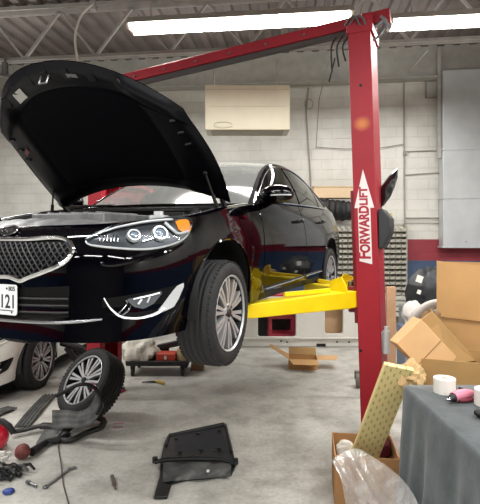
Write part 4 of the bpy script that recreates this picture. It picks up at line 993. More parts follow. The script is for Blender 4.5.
# knife / screwdriver, bolts, scraps on the floor
q = flo(156, 383)
t = thing('folding_knife', 'yellow-ended hand tool lying on the floor in front of the low dolly', 'tool', q)
b = MB(); b.tube([(-.17, -.01, .014), (-.05, 0, .016), (.02, -.005, .016)], [.006, .012, .014], 8); b.build('blade', MAT['under'], t)
b = MB(); b.tube([(.0, 0, .02), (.06, -.02, .022), (.11, -.09, .022)], [.016, .021, .018], 10); b.build('handle', M('tool_yellow', '#b79a4c', .5), t)
b = MB(); a = flo(45.5, 488); c = flo(70, 470); b.bar(a + Vector((0, 0, .008)), c + Vector((0, 0, .008)), .022, .012); b.cyl(a + Vector((0, 0, 0)), a + Vector((0, 0, .014)), .02, 12); b.bar(c + Vector((-.01, -.01, .008)), c + Vector((.035, .03, .008)), .032, .012); tag(b.build('wrench', MAT['steel'], bevel=.002), 'steel wrench lying on the floor under the thin red cable', 'wrench')
b = MB(); a = flo(27, 483.5); c = flo(36.5, 488); b.cyl(a + Vector((0, 0, .014)), c + Vector((0, 0, .014)), .010, 8); b.cyl(a + Vector((0, 0, .014)), a.lerp(c, .3) + Vector((0, 0, .014)), .015, 6); tag(b.build('bolt', MAT['steel']), 'small steel bolt on the floor left of the wrench', 'bolt')
b = MB(); a = flo(112, 478); c = flo(114.5, 487); b.cyl(a + Vector((0, 0, .014)), c + Vector((0, 0, .014)), .014, 10); b.cyl(c + Vector((0, 0, .014)), c + (c - a) * .4 + Vector((0, 0, .014)), .008, 8); tag(b.build('plug', M('plug_brown', '#5a5248', .6)), 'small brown plug alone on the floor right of the red cable', 'plug')
crumple('blue_scrap', M('scrap_blue', '#27418f', .5), flo(8.5, 493) + Vector((0, 0, .012)), (.035, .03, .018), 11, 'small blue scrap on the floor at the lower left', 'scrap', n=(14, 10), amp=.6)
crumple('rag_ball', M('dull_red', '#7d3f3b', .6, var=.3, vscale=30), flo(22.5, 459) + Vector((0, 0, .058)), (.06, .06, .062), 12, 'dull red round cap on the floor, right of the black debris', 'cap', n=(20, 14), amp=.06, flat_bottom=True)
b = MB(); a = flo(28, 457); c = flo(46, 446); b.tube([a + Vector((.03, 0, .04)), c + Vector((0, 0, .035)), c + Vector((.10, .05, .03))], [.035, .025, .03], 10); tag(b.build('rubber_boot', MAT['rubber']), 'short black rubber boot lying beside the dull red cap', 'car part')
t = thing('tail_lamp', 'bright red lamp on the floor cut off by the left frame edge', 'lamp', flo(-4, 450))
b = MB(); b.ell((0.0, 0, .11), (.105, .09, .11)); b.build('red_lens', M('lens_red', '#d8203a', .25, coat=.6, var=.2), t)
b = MB(); b.tube([(-.05, .02, .24), (.05, .0, .245), (.12, -.02, .21), (.16, -.02, .15)], .025, 8); b.box((-.06, .04, .02), (.2, .14, .04)); b.build('lamp_housing', MAT['rubber'], t)
b = MB(); b.tube(crom([flo(57, 440) + Vector((0, 0, .03)), flo(59, 452) + Vector((0, 0, .006)), flo(61.5, 470) + Vector((0, 0, .022)), flo(63.5, 485) + Vector((0, 0, .005)), flo(67, 498) + Vector((0, 0, .005)), flo(71, 512) + Vector((0, 0, .005))], 6), .0045, 6); tag(b.build('thin_cable', M('cable_dark', '#4a3a38', .6)), 'thin dark red cable running down the floor to the bottom edge', 'cable')
# black debris at left
t = thing('broken_headlight', 'broken black and white car lamp assembly lying at the left frame edge', 'car part', flo(2, 477)); t.scale = (.72, .72, .72)
b = MB(); rnd = random.Random(5)
b.grid(lambda u, v: (-.22 + .36 * u, -.10 + .30 * v, .04 + .10 * math.sin(PI * v) * (1 - u * .6) + .015 * math.sin(17 * u + 9 * v)), 16, 12, thick=(0, 0, -.025)); b.build('lamp_shell', BLKG, t)
for k in range(6):
    b = MB(); a = Vector((-.1 + .05 * k, -.08 + .045 * k, .10 - .01 * k)); b.tube([a, a + Vector((.09, -.03, .03)), a + Vector((.15, -.05, -.02))], [.022, .016, .012], 7); b.build('lamp_bracket', BLKG if k % 2 else GREYP, t)
for k, (x, y, z_) in enumerate(((-.06, .12, .19), (-.02, .16, .16), (.0, .06, .16))):
    b = MB(); b.box((x, y, z_), (.07, .03, .05), Matrix.Rotation(.4 * k, 3, 'Z')); b.build('white_clip', WHT, t, bevel=.006)
b = MB(); b.cyl((.16, .0, .03), (.2, -.02, .03), .025, 12); b.build('lamp_knob', MAT['rubber'], t)

# ------------------------------------------------------------------ loose wheel
wn = Vector((-.52, -.62, .585)).normalized(); q = at(83, 380, 4.55)
t = thing('spare_wheel', 'loose wheel with silver multi-spoke rim leaning on black plastic scraps by the left lift post', 'wheel', (0, 0, 0))
mq = wn.to_track_quat('Y', 'Z'); tw_ = make_wheel_parts(None, MAT['tire'], MAT['alloy'])
tw_.parent = t; t.location = q - wn * .11; t.rotation_mode = 'QUATERNION'; t.rotation_quaternion = mq
lowest = min((t.matrix_basis @ v.co).z for v in tw_.data.vertices); t.location.z -= lowest - .045
# ------------------------------------------------------------------ black plastic scraps around it
def sheet(name, mat, pts_lo, pts_hi, label, cat, th=.006, sub=5, ribs=0, parent=None):
    A = crom(pts_lo, sub); B_ = crom(pts_hi, sub); n = len(A) - 1
    b = MB(); b.grid(lambda u, v: A[round(u * n)].lerp(B_[round(u * n)], v) + Vector((0, 0, ribs * math.sin(v * 20))), n, 14 if ribs else 4, thick=(0, 0, th)); o = b.build(name, mat, parent); return tag(o, label, cat) if label else o
Z3 = lambda v, z: Vector((v.x, v.y, z))
fl = sheet('fender_liner', GREYP, [at(52, 430, 4.22), at(66, 428, 4.2), at(80, 428, 4.17), at(94, 422, 4.15), at(104, 406, 4.2)], [at(52, 411, 4.3), at(66, 411, 4.28), at(80, 412, 4.25), at(91, 405, 4.22), at(97, 383, 4.3)], 'curved dark grey plastic fender liner lying against the loose wheel', 'car part', ribs=.004)
b = MB(); P_ = crom([at(56, 396, 4.25), at(66, 391, 4.2), at(78, 385, 4.18), at(90, 385, 4.2), at(98, 392, 4.25), at(101, 404, 4.2), at(97, 414, 4.1)], 6); b.tube(P_, .016, 8); b.build('liner_edge', MAT['rubber'], fl)
b = MB(); P_ = crom([flo(62, 437, .03), flo(75, 424, .045), flo(92, 418, .05), flo(103, 420, .05), flo(101, 427, .04), flo(88, 432, .035), flo(70, 440, .03)], 6, True); b.tube(P_, .032, 10, closed=True, flat=.7); tag(b.build('rubber_seal', MAT['rubber']), 'black rubber seal looped on the floor under the fender liner', 'rubber strip')
for (u0, v0), (u1, v1), lab, wd in (((22, 428), (50, 396), 'long ribbed dark strip on the floor pointing toward the loose wheel', .14), ((-14, 420), (12, 409), 'short ribbed dark strip on the floor at the left frame edge', .14)):
    a = flo(u0, v0); c = flo(u1, v1); n = (c - a).normalized(); s_ = Vector((-n.y, n.x, 0))
    b = MB(); b.grid(lambda u, v: a.lerp(c, u) + s_ * wd * (v - .5) + Vector((0, 0, .02 + .008 * math.sin(v * 25) + .012 * math.sin(u * 3))), 12, 24, thick=(0, 0, -.008)); tag(b.build('ribbed_strip', GREYP), lab, 'car part')
b = MB(); b.tube(crom([flo(12, 432, .05), flo(24, 430, .045), flo(42, 426, .05), flo(56, 428, .06), flo(66, 436, .05)], 6), [.03] * 12 + [.045] * 13, 9, flat=.6); tag(b.build('plastic_trim', BLKG), 'twisted black plastic trim on the floor in front of the loose wheel', 'car part')
sheet('plastic_scrap', GREYP, [flo(36, 444, .012), flo(46, 447, .012), flo(58, 441, .012), flo(68, 433, .012)], [flo(44, 430, .05), flo(54, 430, .06), flo(62, 430, .09), flo(72, 427, .05)], 'torn dark plastic scrap on the floor above the wrench', 'car part')
b = MB(); b.grid(lambda u, v: flo(52 + 14 * u, 438 + 5 * v, .008) + Vector((0, 0, .003 * math.sin(9 * u))), 8, 4, thick=(0, 0, .004)); tag(b.build('red_scrap', M('scrap_red', '#8a4040', .6)), 'flat dull red scrap under the thin cable', 'scrap')
# suspension parts hanging near the white car
b = MB(); q = at(74, 346, 6.0); b.tube(crom([q + Vector((-.16, .0, .05)), q + Vector((0, 0, .0)), q + Vector((.12, .05, -.1)), q + Vector((.1, .0, -.25))], 5), .05, 9); b.bar(q + Vector((-.1, 0, -.02)), q + Vector((.2, .1, -.45)), .07, .06); b.box((q.x + .2, q.y + .1, .04), (.3, .25, .08)); b.bar(q + Vector((.2, .1, -.42)), (q.x + .2, q.y + .1, .06), .08, .08); tag(b.build('suspension_assembly', MAT['under'], bevel=.006), 'dark greasy suspension assembly standing between white car wheel and loose wheel', 'car part')

# ------------------------------------------------------------------ black splash panel on the floor
pts = [(168.6, 434), (223.6, 422.6), (227, 425), (236, 465), (231.6, 474), (216, 475), (202, 477.6), (187, 479), (172, 483), (167.5, 497), (153.7, 497.5), (159.5, 476.5), (160.6, 459), (164, 444)]
P2 = [flo(u, v, .02) for u, v in pts]; c = sum(P2, Vector()) / len(P2)
sp_ = thing('splash_panel', 'black plastic underbody panel lying flat on the floor at bottom centre', 'car part', (c.x, c.y, 0))
b = MB(); b.prism([(p.x - c.x, p.y - c.y) for p in P2], .022, T((0, 0, .004))); b.build('panel_sheet', BLKG, sp_, bevel=.006)
L3 = lambda u, v, z: flo(u, v, z) - Vector((c.x, c.y, 0))
b = MB(); b.tube([L3(u, v, .032) for u, v in ((166, 446), (169.5, 435), (223, 424.5), (226, 426.5), (232, 452))], .012, 8); b.build('panel_rim', BLKG, sp_)
b = MB(); b.prism([(q_.x, q_.y) for q_ in (L3(177, 437, 0), L3(221, 428, 0), L3(228, 452, 0), L3(175, 455, 0))], .006, T((0, 0, .022))); b.build('recessed_field', M('panel_navy', '#14181f', .5, bump=.2, bscale=30), sp_, bevel=.004)
b = MB()
for u, v in ((198, 433.5), (219, 431), (176, 439), (201, 450), (219, 449), (180, 452)): q = L3(u, v, .03); b.cyl(q, q + Vector((0, 0, .012)), .016, 10)
b.build('panel_clip', BLKG, sp_)
b = MB(); b.tube([L3(154.5, 462.5, .045), L3(165, 459.5, .05), L3(195, 458.5, .055), L3(222, 459, .055), L3(236, 464, .045)], [.014, .018, .02, .018, .016], 9)
for u, v in ((155, 462.5), (235.5, 464)): q = L3(u, v, .03); b.cyl(q, q + Vector((0, 0, .04)), .022, 10)
b.build('cross_bar', BLKG, sp_)
b = MB(); b.grid(lambda u, v: L3(163 + 68 * u, 462 + (14 + 6 * (1 - u)) * v, .028 + .022 * math.sin(PI * v) + .010 * math.sin(14 * u + 6 * v)), 24, 10); b.build('ribbed_skirt', GREYP, sp_)
b = MB(); q = L3(208, 471, .06); b.box(q, (.02, .03, .006)); b.build('white_tag', WHT, sp_)

# grey caster by the lift post
q = flo(358.5, 387); b = MB(); b.lathe([(.001, -.03), (.05, -.03), (.085, -.02), (.085, .02), (.05, .03), (.001, .03)], 24); b.box((0, .0, .06), (.05, .09, .09)); o = b.build('caster_wheel', M('caster_grey', '#76746e', .6, var=.2), loc=(q.x, q.y, .087), rot=(0, 0, R(70))); tag(o, 'grey caster wheel on the floor peeking from behind the lift post', 'caster')
# red paint marks on the floor
b = MB(); 
for (u0, v0), (u1, v1) in (((113, 424), (124, 423.5)), ((113, 427.5), (123, 427))): a = flo(u0, v0); c = flo(u1, v1); b.add([a + Vector((0, -.012, .001)), c + Vector((0, -.012, .001)), c + Vector((0, .012, .001)), a + Vector((0, .012, .001))], [(0, 1, 2, 3)])
o = b.build('floor_marking', M('mark_red', '#a8615a', .7)); structure(o); 
# ------------------------------------------------------------------ work table with cloth at lower right
TZ = .90; tx0, tx1, ty0, ty1 = .985, 2.3, 1.35, 2.90
t = thing('work_table', 'work table hidden under the blue-grey cloth at lower right', 'table', ((tx0 + tx1) / 2, (ty0 + ty1) / 2, 0))
hx, hy = (tx1 - tx0) / 2, (ty1 - ty0) / 2
b = MB(); b.box((0, 0, TZ - .035), (2 * hx - .03, 2 * hy - .03, .04)); b.build('table_top', M('table_wood', '#8a6f50', .6, var=.2), t, bevel=.004)
for sx in (-1, 1):
    for sy in (-1, 1):
        b = MB(); b.box((sx * (hx - .08), sy * (hy - .08), (TZ - .055) / 2), (.06, .06, TZ - .055)); b.build('leg', MAT['steel'], t, bevel=.004)
def clothmat():
    m = bpy.data.materials.new('blue_grey_cloth'); m.use_nodes = True; nt = m.node_tree; N = nt.nodes; L = nt.links; b = N['Principled BSDF']; b.inputs['Roughness'].default_value = .8; b.inputs['Sheen Weight'].default_value = .2
    tc = N.new('ShaderNodeTexCoord'); n = N.new('ShaderNodeTexNoise'); n.inputs['Scale'].default_value = 5; n.inputs['Detail'].default_value = 9; n.inputs['Roughness'].default_value = .7; L.new(tc.outputs['Object'], n.inputs['Vector'])
    r = N.new('ShaderNodeValToRGB'); r.color_ramp.elements[0].position = .35; r.color_ramp.elements[0].color = lin('#2c3437'); r.color_ramp.elements[1].position = .7; r.color_ramp.elements[1].color = lin('#4b5457'); L.new(n.outputs['Fac'], r.inputs['Fac']); L.new(r.outputs['Color'], b.inputs['Base Color'])
    n2 = N.new('ShaderNodeTexNoise'); n2.inputs['Scale'].default_value = 120; L.new(tc.outputs['Object'], n2.inputs['Vector']); bp = N.new('ShaderNodeBump'); bp.inputs['Strength'].default_value = .3; bp.inputs['Distance'].default_value = .004; L.new(n2.outputs['Fac'], bp.inputs['Height']); L.new(bp.outputs['Normal'], b.inputs['Normal'])
    return m
b = MB()
per = []                                         # perimeter points (x,y, outward)
def addside(x0, y0, x1, y1, nx, ny, n):
    for i in range(n): per.append((x0 + (x1 - x0) * i / n, y0 + (y1 - y0) * i / n, nx, ny))
r = .03
def corner(cx_, cy_, a0):
    for i in range(6): a = R(a0 - 90 * i / 6); per.append((cx_ + r * math.cos(a), cy_ + r * math.sin(a), math.cos(a), math.sin(a)))
addside(tx0, ty0 + r, tx0, ty1 - r, -1, 0, 40); corner(tx0 + r, ty1 - r, 180); addside(tx0 + r, ty1, tx1 - r, ty1, 0, 1, 30); corner(tx1 - r, ty1 - r, 90); addside(tx1, ty1 - r, tx1, ty0 + r, 1, 0, 30); corner(tx1 - r, ty0 + r, 0); addside(tx1 - r, ty0, tx0 + r, ty0, 0, -1, 30); corner(tx0 + r, ty0 + r, -90)
npr = len(per); rowsz = [TZ + .004, TZ - .006, TZ - .03, TZ - .10, TZ - .2, TZ - .32, TZ - .46, TZ - .6, TZ - .74, .10]
vs = []; fs = []
cxm, cym = (tx0 + tx1) / 2, (ty0 + ty1) / 2
for k, z in enumerate(rowsz):
    f_ = (TZ - z) / TZ
    for i, (x, y, nx, ny) in enumerate(per):
        o_ = [-.012, .002, .008][k] if k < 3 else .012 + f_ * .05 + (f_ ** .7) * (.026 * math.sin(i * .55 + .8 * math.sin(i * .17)) + .014 * math.sin(i * 1.31 + 2) + .01 * math.sin(i * .9 + z * 6))
        if k >= 3 and x < tx0 + .06: o_ += .03 * f_ * math.exp(-((y - 2.62) / .07) ** 2) + .025 * f_ * math.exp(-((y - 2.75) / .03) ** 2)
        vs.append((x + nx * o_, y + ny * o_, z))
for k in range(len(rowsz) - 1):
    for i in range(npr): fs.append((k * npr + i, k * npr + (i + 1) % npr, (k + 1) * npr + (i + 1) % npr, (k + 1) * npr + i))
vs.append((cxm, cym, TZ + .004)); ci = len(vs) - 1
for i in range(npr): fs.append((i, (i + 1) % npr, ci))
b.add(vs, fs); cl = tag(b.build('tablecloth', clothmat(), smooth=50), 'blue-grey cloth draped over the work table at lower right', 'tablecloth')
q = Vector((1.005, 2.14, .36)); b = MB(); b.box((tx0 - .085, 2.36, .45), (.004, .04, .035), Matrix.Rotation(.5, 3, 'X')); b.build('white_fleck', WHT, cl)

def tape_roll(c, r_o, r_i, h, label):
    t = thing('tape_roll', label, 'tape', c, group='white tape rolls on the work table')
    b = MB(); b.lathe([(r_i, 0), (r_o, 0), (r_o, h), (r_i, h)], 36, Matrix(((1, 0, 0), (0, 0, 1), (0, 1, 0))), close=True); b.build('tape', M('tape_white', '#e3dfd8', .55, var=.06, vscale=20), t, bevel=.002)
    b = MB(); b.lathe([(r_i - .004, .002), (r_i, .002), (r_i, h - .002), (r_i - .004, h - .002)], 28, Matrix(((1, 0, 0), (0, 0, 1), (0, 1, 0))), close=True); b.build('core', CARD3, t)
def tab(u, v): return flo(u, v, TZ + .004)
q = tab(444.5, 392.5); tape_roll((q.x, q.y, TZ + .004), .060, .018, .085, 'white roll of tape standing near the far left corner of the work table')
q = tab(487, 405); tape_roll((q.x, q.y, TZ + .004), .062, .02, .085, 'white roll of tape cut by the right frame edge beside the pink tool')
q = tab(446, 404.5); q2 = tab(473, 399)
d = (q2 - q).normalized(); ang = math.atan2(d.y, d.x); Ld = (q2 - q).length
t = thing('pink_tool', 'pink and black air tool lying on the work table between the tape rolls', 'tool', (q.x, q.y, TZ + .004), (0, 0, ang))
b = MB(); b.tube([(0, 0, .022), (.02, 0, .022), (.03, 0, .024)], [.005, .007, .012], 10); b.build('nozzle', MAT['chrome_dk'], t)
b = MB(); b.tube([(.03, 0, .024), (.045, 0, .028), (.06, 0, .03)], [.014, .022, .024], 14); b.build('collar', MAT['rubber'], t)
b = MB(); b.tube([(.055, 0, .032), (.09, 0, .036), (.15, .0, .036), (.19, -.0, .032)], [.026, .030, .028, .02], 16); b.build('tool_body', M('tool_pink', '#c4748a', .4), t)
b = MB(); b.tube([(.075, -.02, .016), (.12, -.03, .014), (.17, -.03, .014)], .010, 10); b.build('trigger', M('tool_maroon', '#6d2836', .45), t)
for (u0, v0, u1, v1, lab) in ((459.5, 390, 470, 393.5, 'black marker pen on the work table behind the pink tool, nearer the tape roll'), (476, 390, 490, 393, 'black marker pen on the work table at the right frame edge')):
    a = tab(u0, v0); c = tab(u1, v1); dz = Vector((0, 0, .010)); t = thing('marker_pen', lab, 'pen', (0, 0, 0), group='black marker pens on the work table')
    b = MB(); b.cyl(a + dz, a.lerp(c, .65) + dz, .009, 12); b.build('barrel', MAT['rubber'], t); b = MB(); b.cyl(a.lerp(c, .65) + dz, c + dz, .0098, 12); b.build('cap', MAT['plastic'], t)
q = tab(484, 418); b = MB(); b.ell((q.x, q.y, TZ + .028), (.05, .035, .024)); b.box((q.x + .04, q.y, TZ + .02), (.06, .03, .03)); tag(b.build('rubber_mount', MAT['rubber']), 'black rounded object on the work table in front of the right tape roll', 'tool')

# ------------------------------------------------------------------ cartons behind the table
def carton(name, label, x0, x1, y0, y1, z1, mat, th=.008, z0=0., rot=0.):
    t = thing(name, label, 'box', ((x0 + x1) / 2, (y0 + y1) / 2, z0), (0, 0, rot)); w = x1 - x0; d = y1 - y0; h = z1 - z0
    b = MB()
    for c, s in (((0, -d / 2 + th / 2, h / 2), (w, th, h)), ((0, d / 2 - th / 2, h / 2), (w, th, h)), ((-w / 2 + th / 2, 0, h / 2), (th, d - 2 * th, h)), ((w / 2 - th / 2, 0, h / 2), (th, d - 2 * th, h)), ((0, 0, th / 2), (w - 2 * th, d - 2 * th, th))): b.box(c, s)
    b.build('carton_body', mat, t, noweld=True); return t, w, d, h
def pivot(t, w, d, a):                            # turn a carton about its near left bottom edge
    c = Vector((-w / 2, -d / 2, 0)); t.location = t.location + c - Matrix.Rotation(a, 3, 'Z') @ c; t.rotation_euler = (0, 0, a)
fc, w, d, h = carton('open_carton', 'olive-brown open carton standing directly behind the work table', 1.1775, 1.6275, 3.14, 3.52, .999, CARD2)
pivot(fc, w, d, R(-20))
b = MB(); b.box((0, -d / 2 - .001, h * .55), (w * .96, .003, .004)); b.build('carton_crease', M('crease_brown', '#8d6a3e', .8), fc)
bc, w, d, h = carton('tall_carton', 'tall open cardboard carton at the right frame edge, higher than the others', 1.50, 2.35, 3.62, 4.3, 1.575, CARD, rot=R(0))
pivot(bc, w, d, R(-25))
b = MB(); b.grid(lambda u, v: (-w / 2 - .015 + (w + .03) * u, -d / 2 - .012 - .018 * math.sin(PI * v) * math.sin(PI * u), .85 + (h - .83) * v + .03 * math.sin(PI * u) * -1 * v + .02 * (1 - u) * v), 20, 12, thick=(0, -.006, 0)); b.build('front_wall', CARD, bc)
b = MB(); b.tube([(-w / 2 - .01 + (w + .02) * i / 12, -d / 2 - .040 - .008 * math.sin(PI * i / 12), 1.20 - .05 * i / 12) for i in range(13)], .006, 6); b.build('carton_crease', M('crease_brown', ''), bc)
b = MB(); b.box((.2, .1, h - .06), (.4, .4, .03)); b.build('blue_liner', M('liner_blue', '#3d5585', .6), bc)
# tilted carton resting in the open one
P4 = [at(397, 344, 3.12), at(421, 319, 3.14), at(452, 362, 3.16), at(428, 389, 3.14)]
ex = (P4[1] - P4[0]).normalized(); ey = (P4[3] - P4[0]); ey = (ey - ex * ey.dot(ex)).normalized(); ez = ex.cross(ey); 
if ez.y < 0: ez = -ez
tw0 = (P4[1] - P4[0]).length; th0 = (P4[2] - P4[1]).length
FM = frame(P4[0], ex, ey, ez)
tc_ = thing('tilted_carton', 'small tan carton tilted on its corner inside the olive-brown carton', 'box', P4[0])
def loc_(p): return FM @ Vector(p) - P4[0]
b = MB(); b.add([loc_(p) for p in ((0, 0, 0), (tw0, 0, 0), (tw0, th0, 0), (0, th0, 0), (0, 0, .12), (tw0, 0, .12), (tw0, th0, .12), (0, th0, .12))], [(0, 1, 2, 3), (4, 5, 6, 7), (0, 1, 5, 4), (1, 2, 6, 5), (2, 3, 7, 6), (3, 0, 4, 7)]); b.build('carton_body', CARD3, tc_, bevel=.004)
b = MB(); b.add([loc_(p) for p in ((0, th0 * .55, -.003), (tw0, th0 * .55, -.003), (tw0, th0 * .565, -.003), (0, th0 * .565, -.003))], [(0, 1, 2, 3)]); b.build('flap_seam', M('crease_brown', ''), tc_)
# folded flap of brown card to the right
P5 = [at(421, 320, 3.3), at(432, 312, 3.34), at(476, 361, 3.36), at(452, 363, 3.2)]
b = MB(); b.add(P5 + [p + Vector((.012, .03, .004)) for p in P5], [(0, 1, 2, 3), (7, 6, 5, 4), (0, 1, 5, 4), (1, 2, 6, 5), (2, 3, 7, 6), (3, 0, 4, 7)]); tag(b.build('folded_cardboard', CARD2, smooth=0), 'folded brown cardboard sheet leaning between the tilted and the tall carton', 'cardboard')
crumple('kraft_paper', KRAFT, at(409, 376, 3.06), (.08, .06, .075), 21, 'crumpled kraft paper at the table corner below the tilted carton', 'paper', amp=.95, flat_bottom=False)
crumple('brown_paper', M('paper_brown', '#8d6c48', .8, var=.4, vscale=15), at(432, 327, 3.45), (.07, .06, .10), 22, 'crumpled brown paper between the tilted carton and the tall carton', 'paper', amp=.6, flat_bottom=False)
# things behind the cartons
b = MB(); pts = crom([at(412, 322, 4.3), at(418, 314, 4.3), at(427, 307, 4.3), at(438, 304, 4.3), at(452, 306, 4.35)], 6); b.tube(pts, .045, 12); b2 = b
b.tube(crom([at(412, 322, 4.3), at(413, 345, 4.3), at(414, 400, 4.3), flo(416, 437.5)], 5), .045, 12); tag(b.build('grey_hose', M('hose_grey2', '#b3b0aa', .5, var=.1)), 'grey flexible hose arching behind the tilted carton', 'hose')
o = crumple('black_bag', M('bag_charcoal', '#2b2e31', .5, var=.5, vscale=7, bump=.3, bscale=14), (3.05, 7.2, .80), (.29, .22, .34), 31, 'black bag with white labels sitting on a grey crate behind the cartons', 'bag', amp=.5)
a = at(431, 291, 7.2); o.location = (a.x - .03, 7.2, a.z - .04)
for u, v, s in ((419.5, 279, .10), (419, 292, .06), (441, 291, .05)):
    q = at(u, v, 6.93) - o.location; b = MB(); b.box(q, (s * .9, .01, s), Matrix.Rotation(.35, 3, 'Y')); b.build('bag_label', WHT, o)
bz = o.location.z - .34 * .6
b = MB(); b.box((o.location.x, 7.2, bz / 2), (.75, .5, bz)); b.box((o.location.x, 6.94, bz * .8), (.6, .02, .06)); tag(b.build('grey_crate', M('crate_grey', '#8b8f95', .6, var=.2), bevel=.01), 'grey crate under the black bag behind the cartons', 'crate')
o2 = crumple('clear_bag', M('bag_pale', '#cfccc6', .35, var=.2, vscale=12), (0, 0, 0), (.10, .09, .16), 33, 'pale crumpled plastic bag between the parts rack and the tilted carton', 'bag', amp=1.0)
a = at(413, 318, 6.4); o2.location = (a.x, 6.4, a.z); b = MB(); zz = a.z - .096
b.box((a.x, 6.4, zz / 2), (.34, .3, zz)); tag(b.build('blue_grey_bin', M('bin_blue', '#6d7890', .55), bevel=.01), 'blue-grey bin standing behind the tilted carton', 'bin')
a = at(392, 340, 5.2); b = MB(); b.box((a.x + .02, 5.3, .62), (.10, .04, 1.24)); tag(b.build('wood_plank', M('plank_tan', '#c9a483', .6, var=.12), bevel=.003), 'tan wooden plank standing upright just right of the lift post', 'plank')
# black crinkled bag hung on the post
P6 = [(381, 188), (386, 181), (391, 175), (397, 169.5), (396.5, 178), (394.5, 187), (390, 196), (384, 205), (381, 206)]
b = MB(); Yb = 4.36; cc = at(388, 189, Yb); n = len(P6); vs = []
for k, (o_, s_) in enumerate(((-.05, .6), (-.02, 1.02), (.02, 1.08), (.06, .6))):
    for i, (u, v) in enumerate(P6):
        p = at(u, v, Yb); q = cc.lerp(p, s_); q.y += o_ + .012 * math.sin(i * 2.7 + k); vs.append(q)
fs = [tuple(range(n)), tuple(range(3 * n, 4 * n))] + [(k * n + i, k * n + (i + 1) % n, (k + 1) * n + (i + 1) % n, (k + 1) * n + i) for k in range(3) for i in range(n)]
b.add(vs, fs); bg = tag(b.build('black_plastic_bag', M('bag_black', '#121214', .22, coat=.4, bump=1., bscale=18), smooth=20), 'black crinkled plastic tied to the lift post above the motor cover', 'plastic bag')

# ------------------------------------------------------------------ carton with yellow strip and clear film
fc, w, d, h = carton('floor_carton', 'brown open carton on the floor at the foot of the lift post', .65, 1.07, 3.14, 3.52, .35, M('brown_carton', '#a87c50', .8, var=.12, vscale=5), rot=R(-8))
crumple('maroon_cloth', M('maroon', '#5e1a28', .6, var=.3), (.98, 3.42, .30), (.085, .08, .10), 41, 'maroon cloth sticking out of the floor carton beside the yellow strip', 'cloth', amp=.4, flat_bottom=False)
crumple('white_paper', M('paper_white', '#cfcbc2', .7), (.75, 3.40, .27), (.06, .05, .07), 42, 'crumpled white paper at the left inside the floor carton', 'paper', amp=.5, flat_bottom=False)
def honeycomb():
    m = bpy.data.materials.new('honeycomb_board'); m.use_nodes = True; nt = m.node_tree; N = nt.nodes; L = nt.links; b = N['Principled BSDF']; b.inputs['Roughness'].default_value = .7
    tc = N.new('ShaderNodeTexCoord'); br = N.new('ShaderNodeTexBrick'); br.inputs['Color1'].default_value = lin('#dccb94'); br.inputs['Color2'].default_value = lin('#d4c084'); br.inputs['Mortar'].default_value = lin('#a58f55')
    br.inputs['Scale'].default_value = 1; br.inputs['Brick Width'].default_value = .05; br.inputs['Row Height'].default_value = .028; br.inputs['Mortar Size'].default_value = .004; br.inputs['Mortar Smooth'].default_value = .5
    mp = N.new('ShaderNodeMapping'); mp.inputs['Rotation'].default_value = (0, 0, R(90)); L.new(tc.outputs['Object'], mp.inputs['Vector']); L.new(mp.outputs['Vector'], br.inputs['Vector'])
    ms = N.new('ShaderNodeTexNoise'); ms.inputs['Scale'].default_value = 30; L.new(tc.outputs['Object'], ms.inputs['Vector'])
    N.remove(br); N.remove(mp)
    sp = N.new('ShaderNodeSeparateXYZ'); L.new(tc.outputs['Object'], sp.inputs['Vector'])
    def mt(op, a, c=None):
        n = N.new('ShaderNodeMath'); n.operation = op
        for i, q in enumerate((a, c)):
            if q is None: continue
            if isinstance(q, (int, float)): n.inputs[i].default_value = q
            else: L.new(q, n.inputs[i])
        return n.outputs[0]
    u = mt('DIVIDE', sp.outputs['X'], .030); c_ = mt('FLOOR', u); fx = mt('ABSOLUTE', mt('SUBTRACT', mt('FRACT', u), .5))
    v = mt('ADD', mt('DIVIDE', sp.outputs['Y'], .062), mt('MULTIPLY', c_, .5)); fy = mt('FRACT', v)
    mk = mt('MULTIPLY', mt('LESS_THAN', fx, .16), mt('LESS_THAN', fy, .42))
    mx = N.new('ShaderNodeMix'); mx.data_type = 'RGBA'; mx.inputs[6].default_value = lin('#dac98e'); mx.inputs[7].default_value = lin('#ad9962'); L.new(mk, mx.inputs['Factor']); L.new(mx.outputs[2], b.inputs['Base Color'])
    bp = N.new('ShaderNodeBump'); bp.invert = True; bp.inputs['Strength'].default_value = .5; bp.inputs['Distance'].default_value = .006; L.new(mk, bp.inputs['Height']); L.new(bp.outputs['Normal'], b.inputs['Normal'])
    return m
lo = at(362, 462, 3.34); hi = at(399, 366, 2.99); d_ = (hi - lo); Ls = d_.length; dn = d_.normalized(); xs = (at(375, 458, 3.30) - at(351, 451, 3.30)); xs = (xs - dn * xs.dot(dn)).normalized(); nz = xs.cross(dn); 
if nz.y > 0: nz = -nz
FMs = frame(lo, xs, dn, xs.cross(dn))
st = bpy.data.meshes.new('x'); bpy.data.meshes.remove(st)
b = MB(); b.box((0, Ls / 2, 0), (.185, Ls, .035)); st = b.build('honeycomb_strip', honeycomb(), bevel=.004); st.matrix_world = FMs
tag(st, 'yellow honeycomb cardboard strip leaning out of the floor carton against the table', 'packing strip')
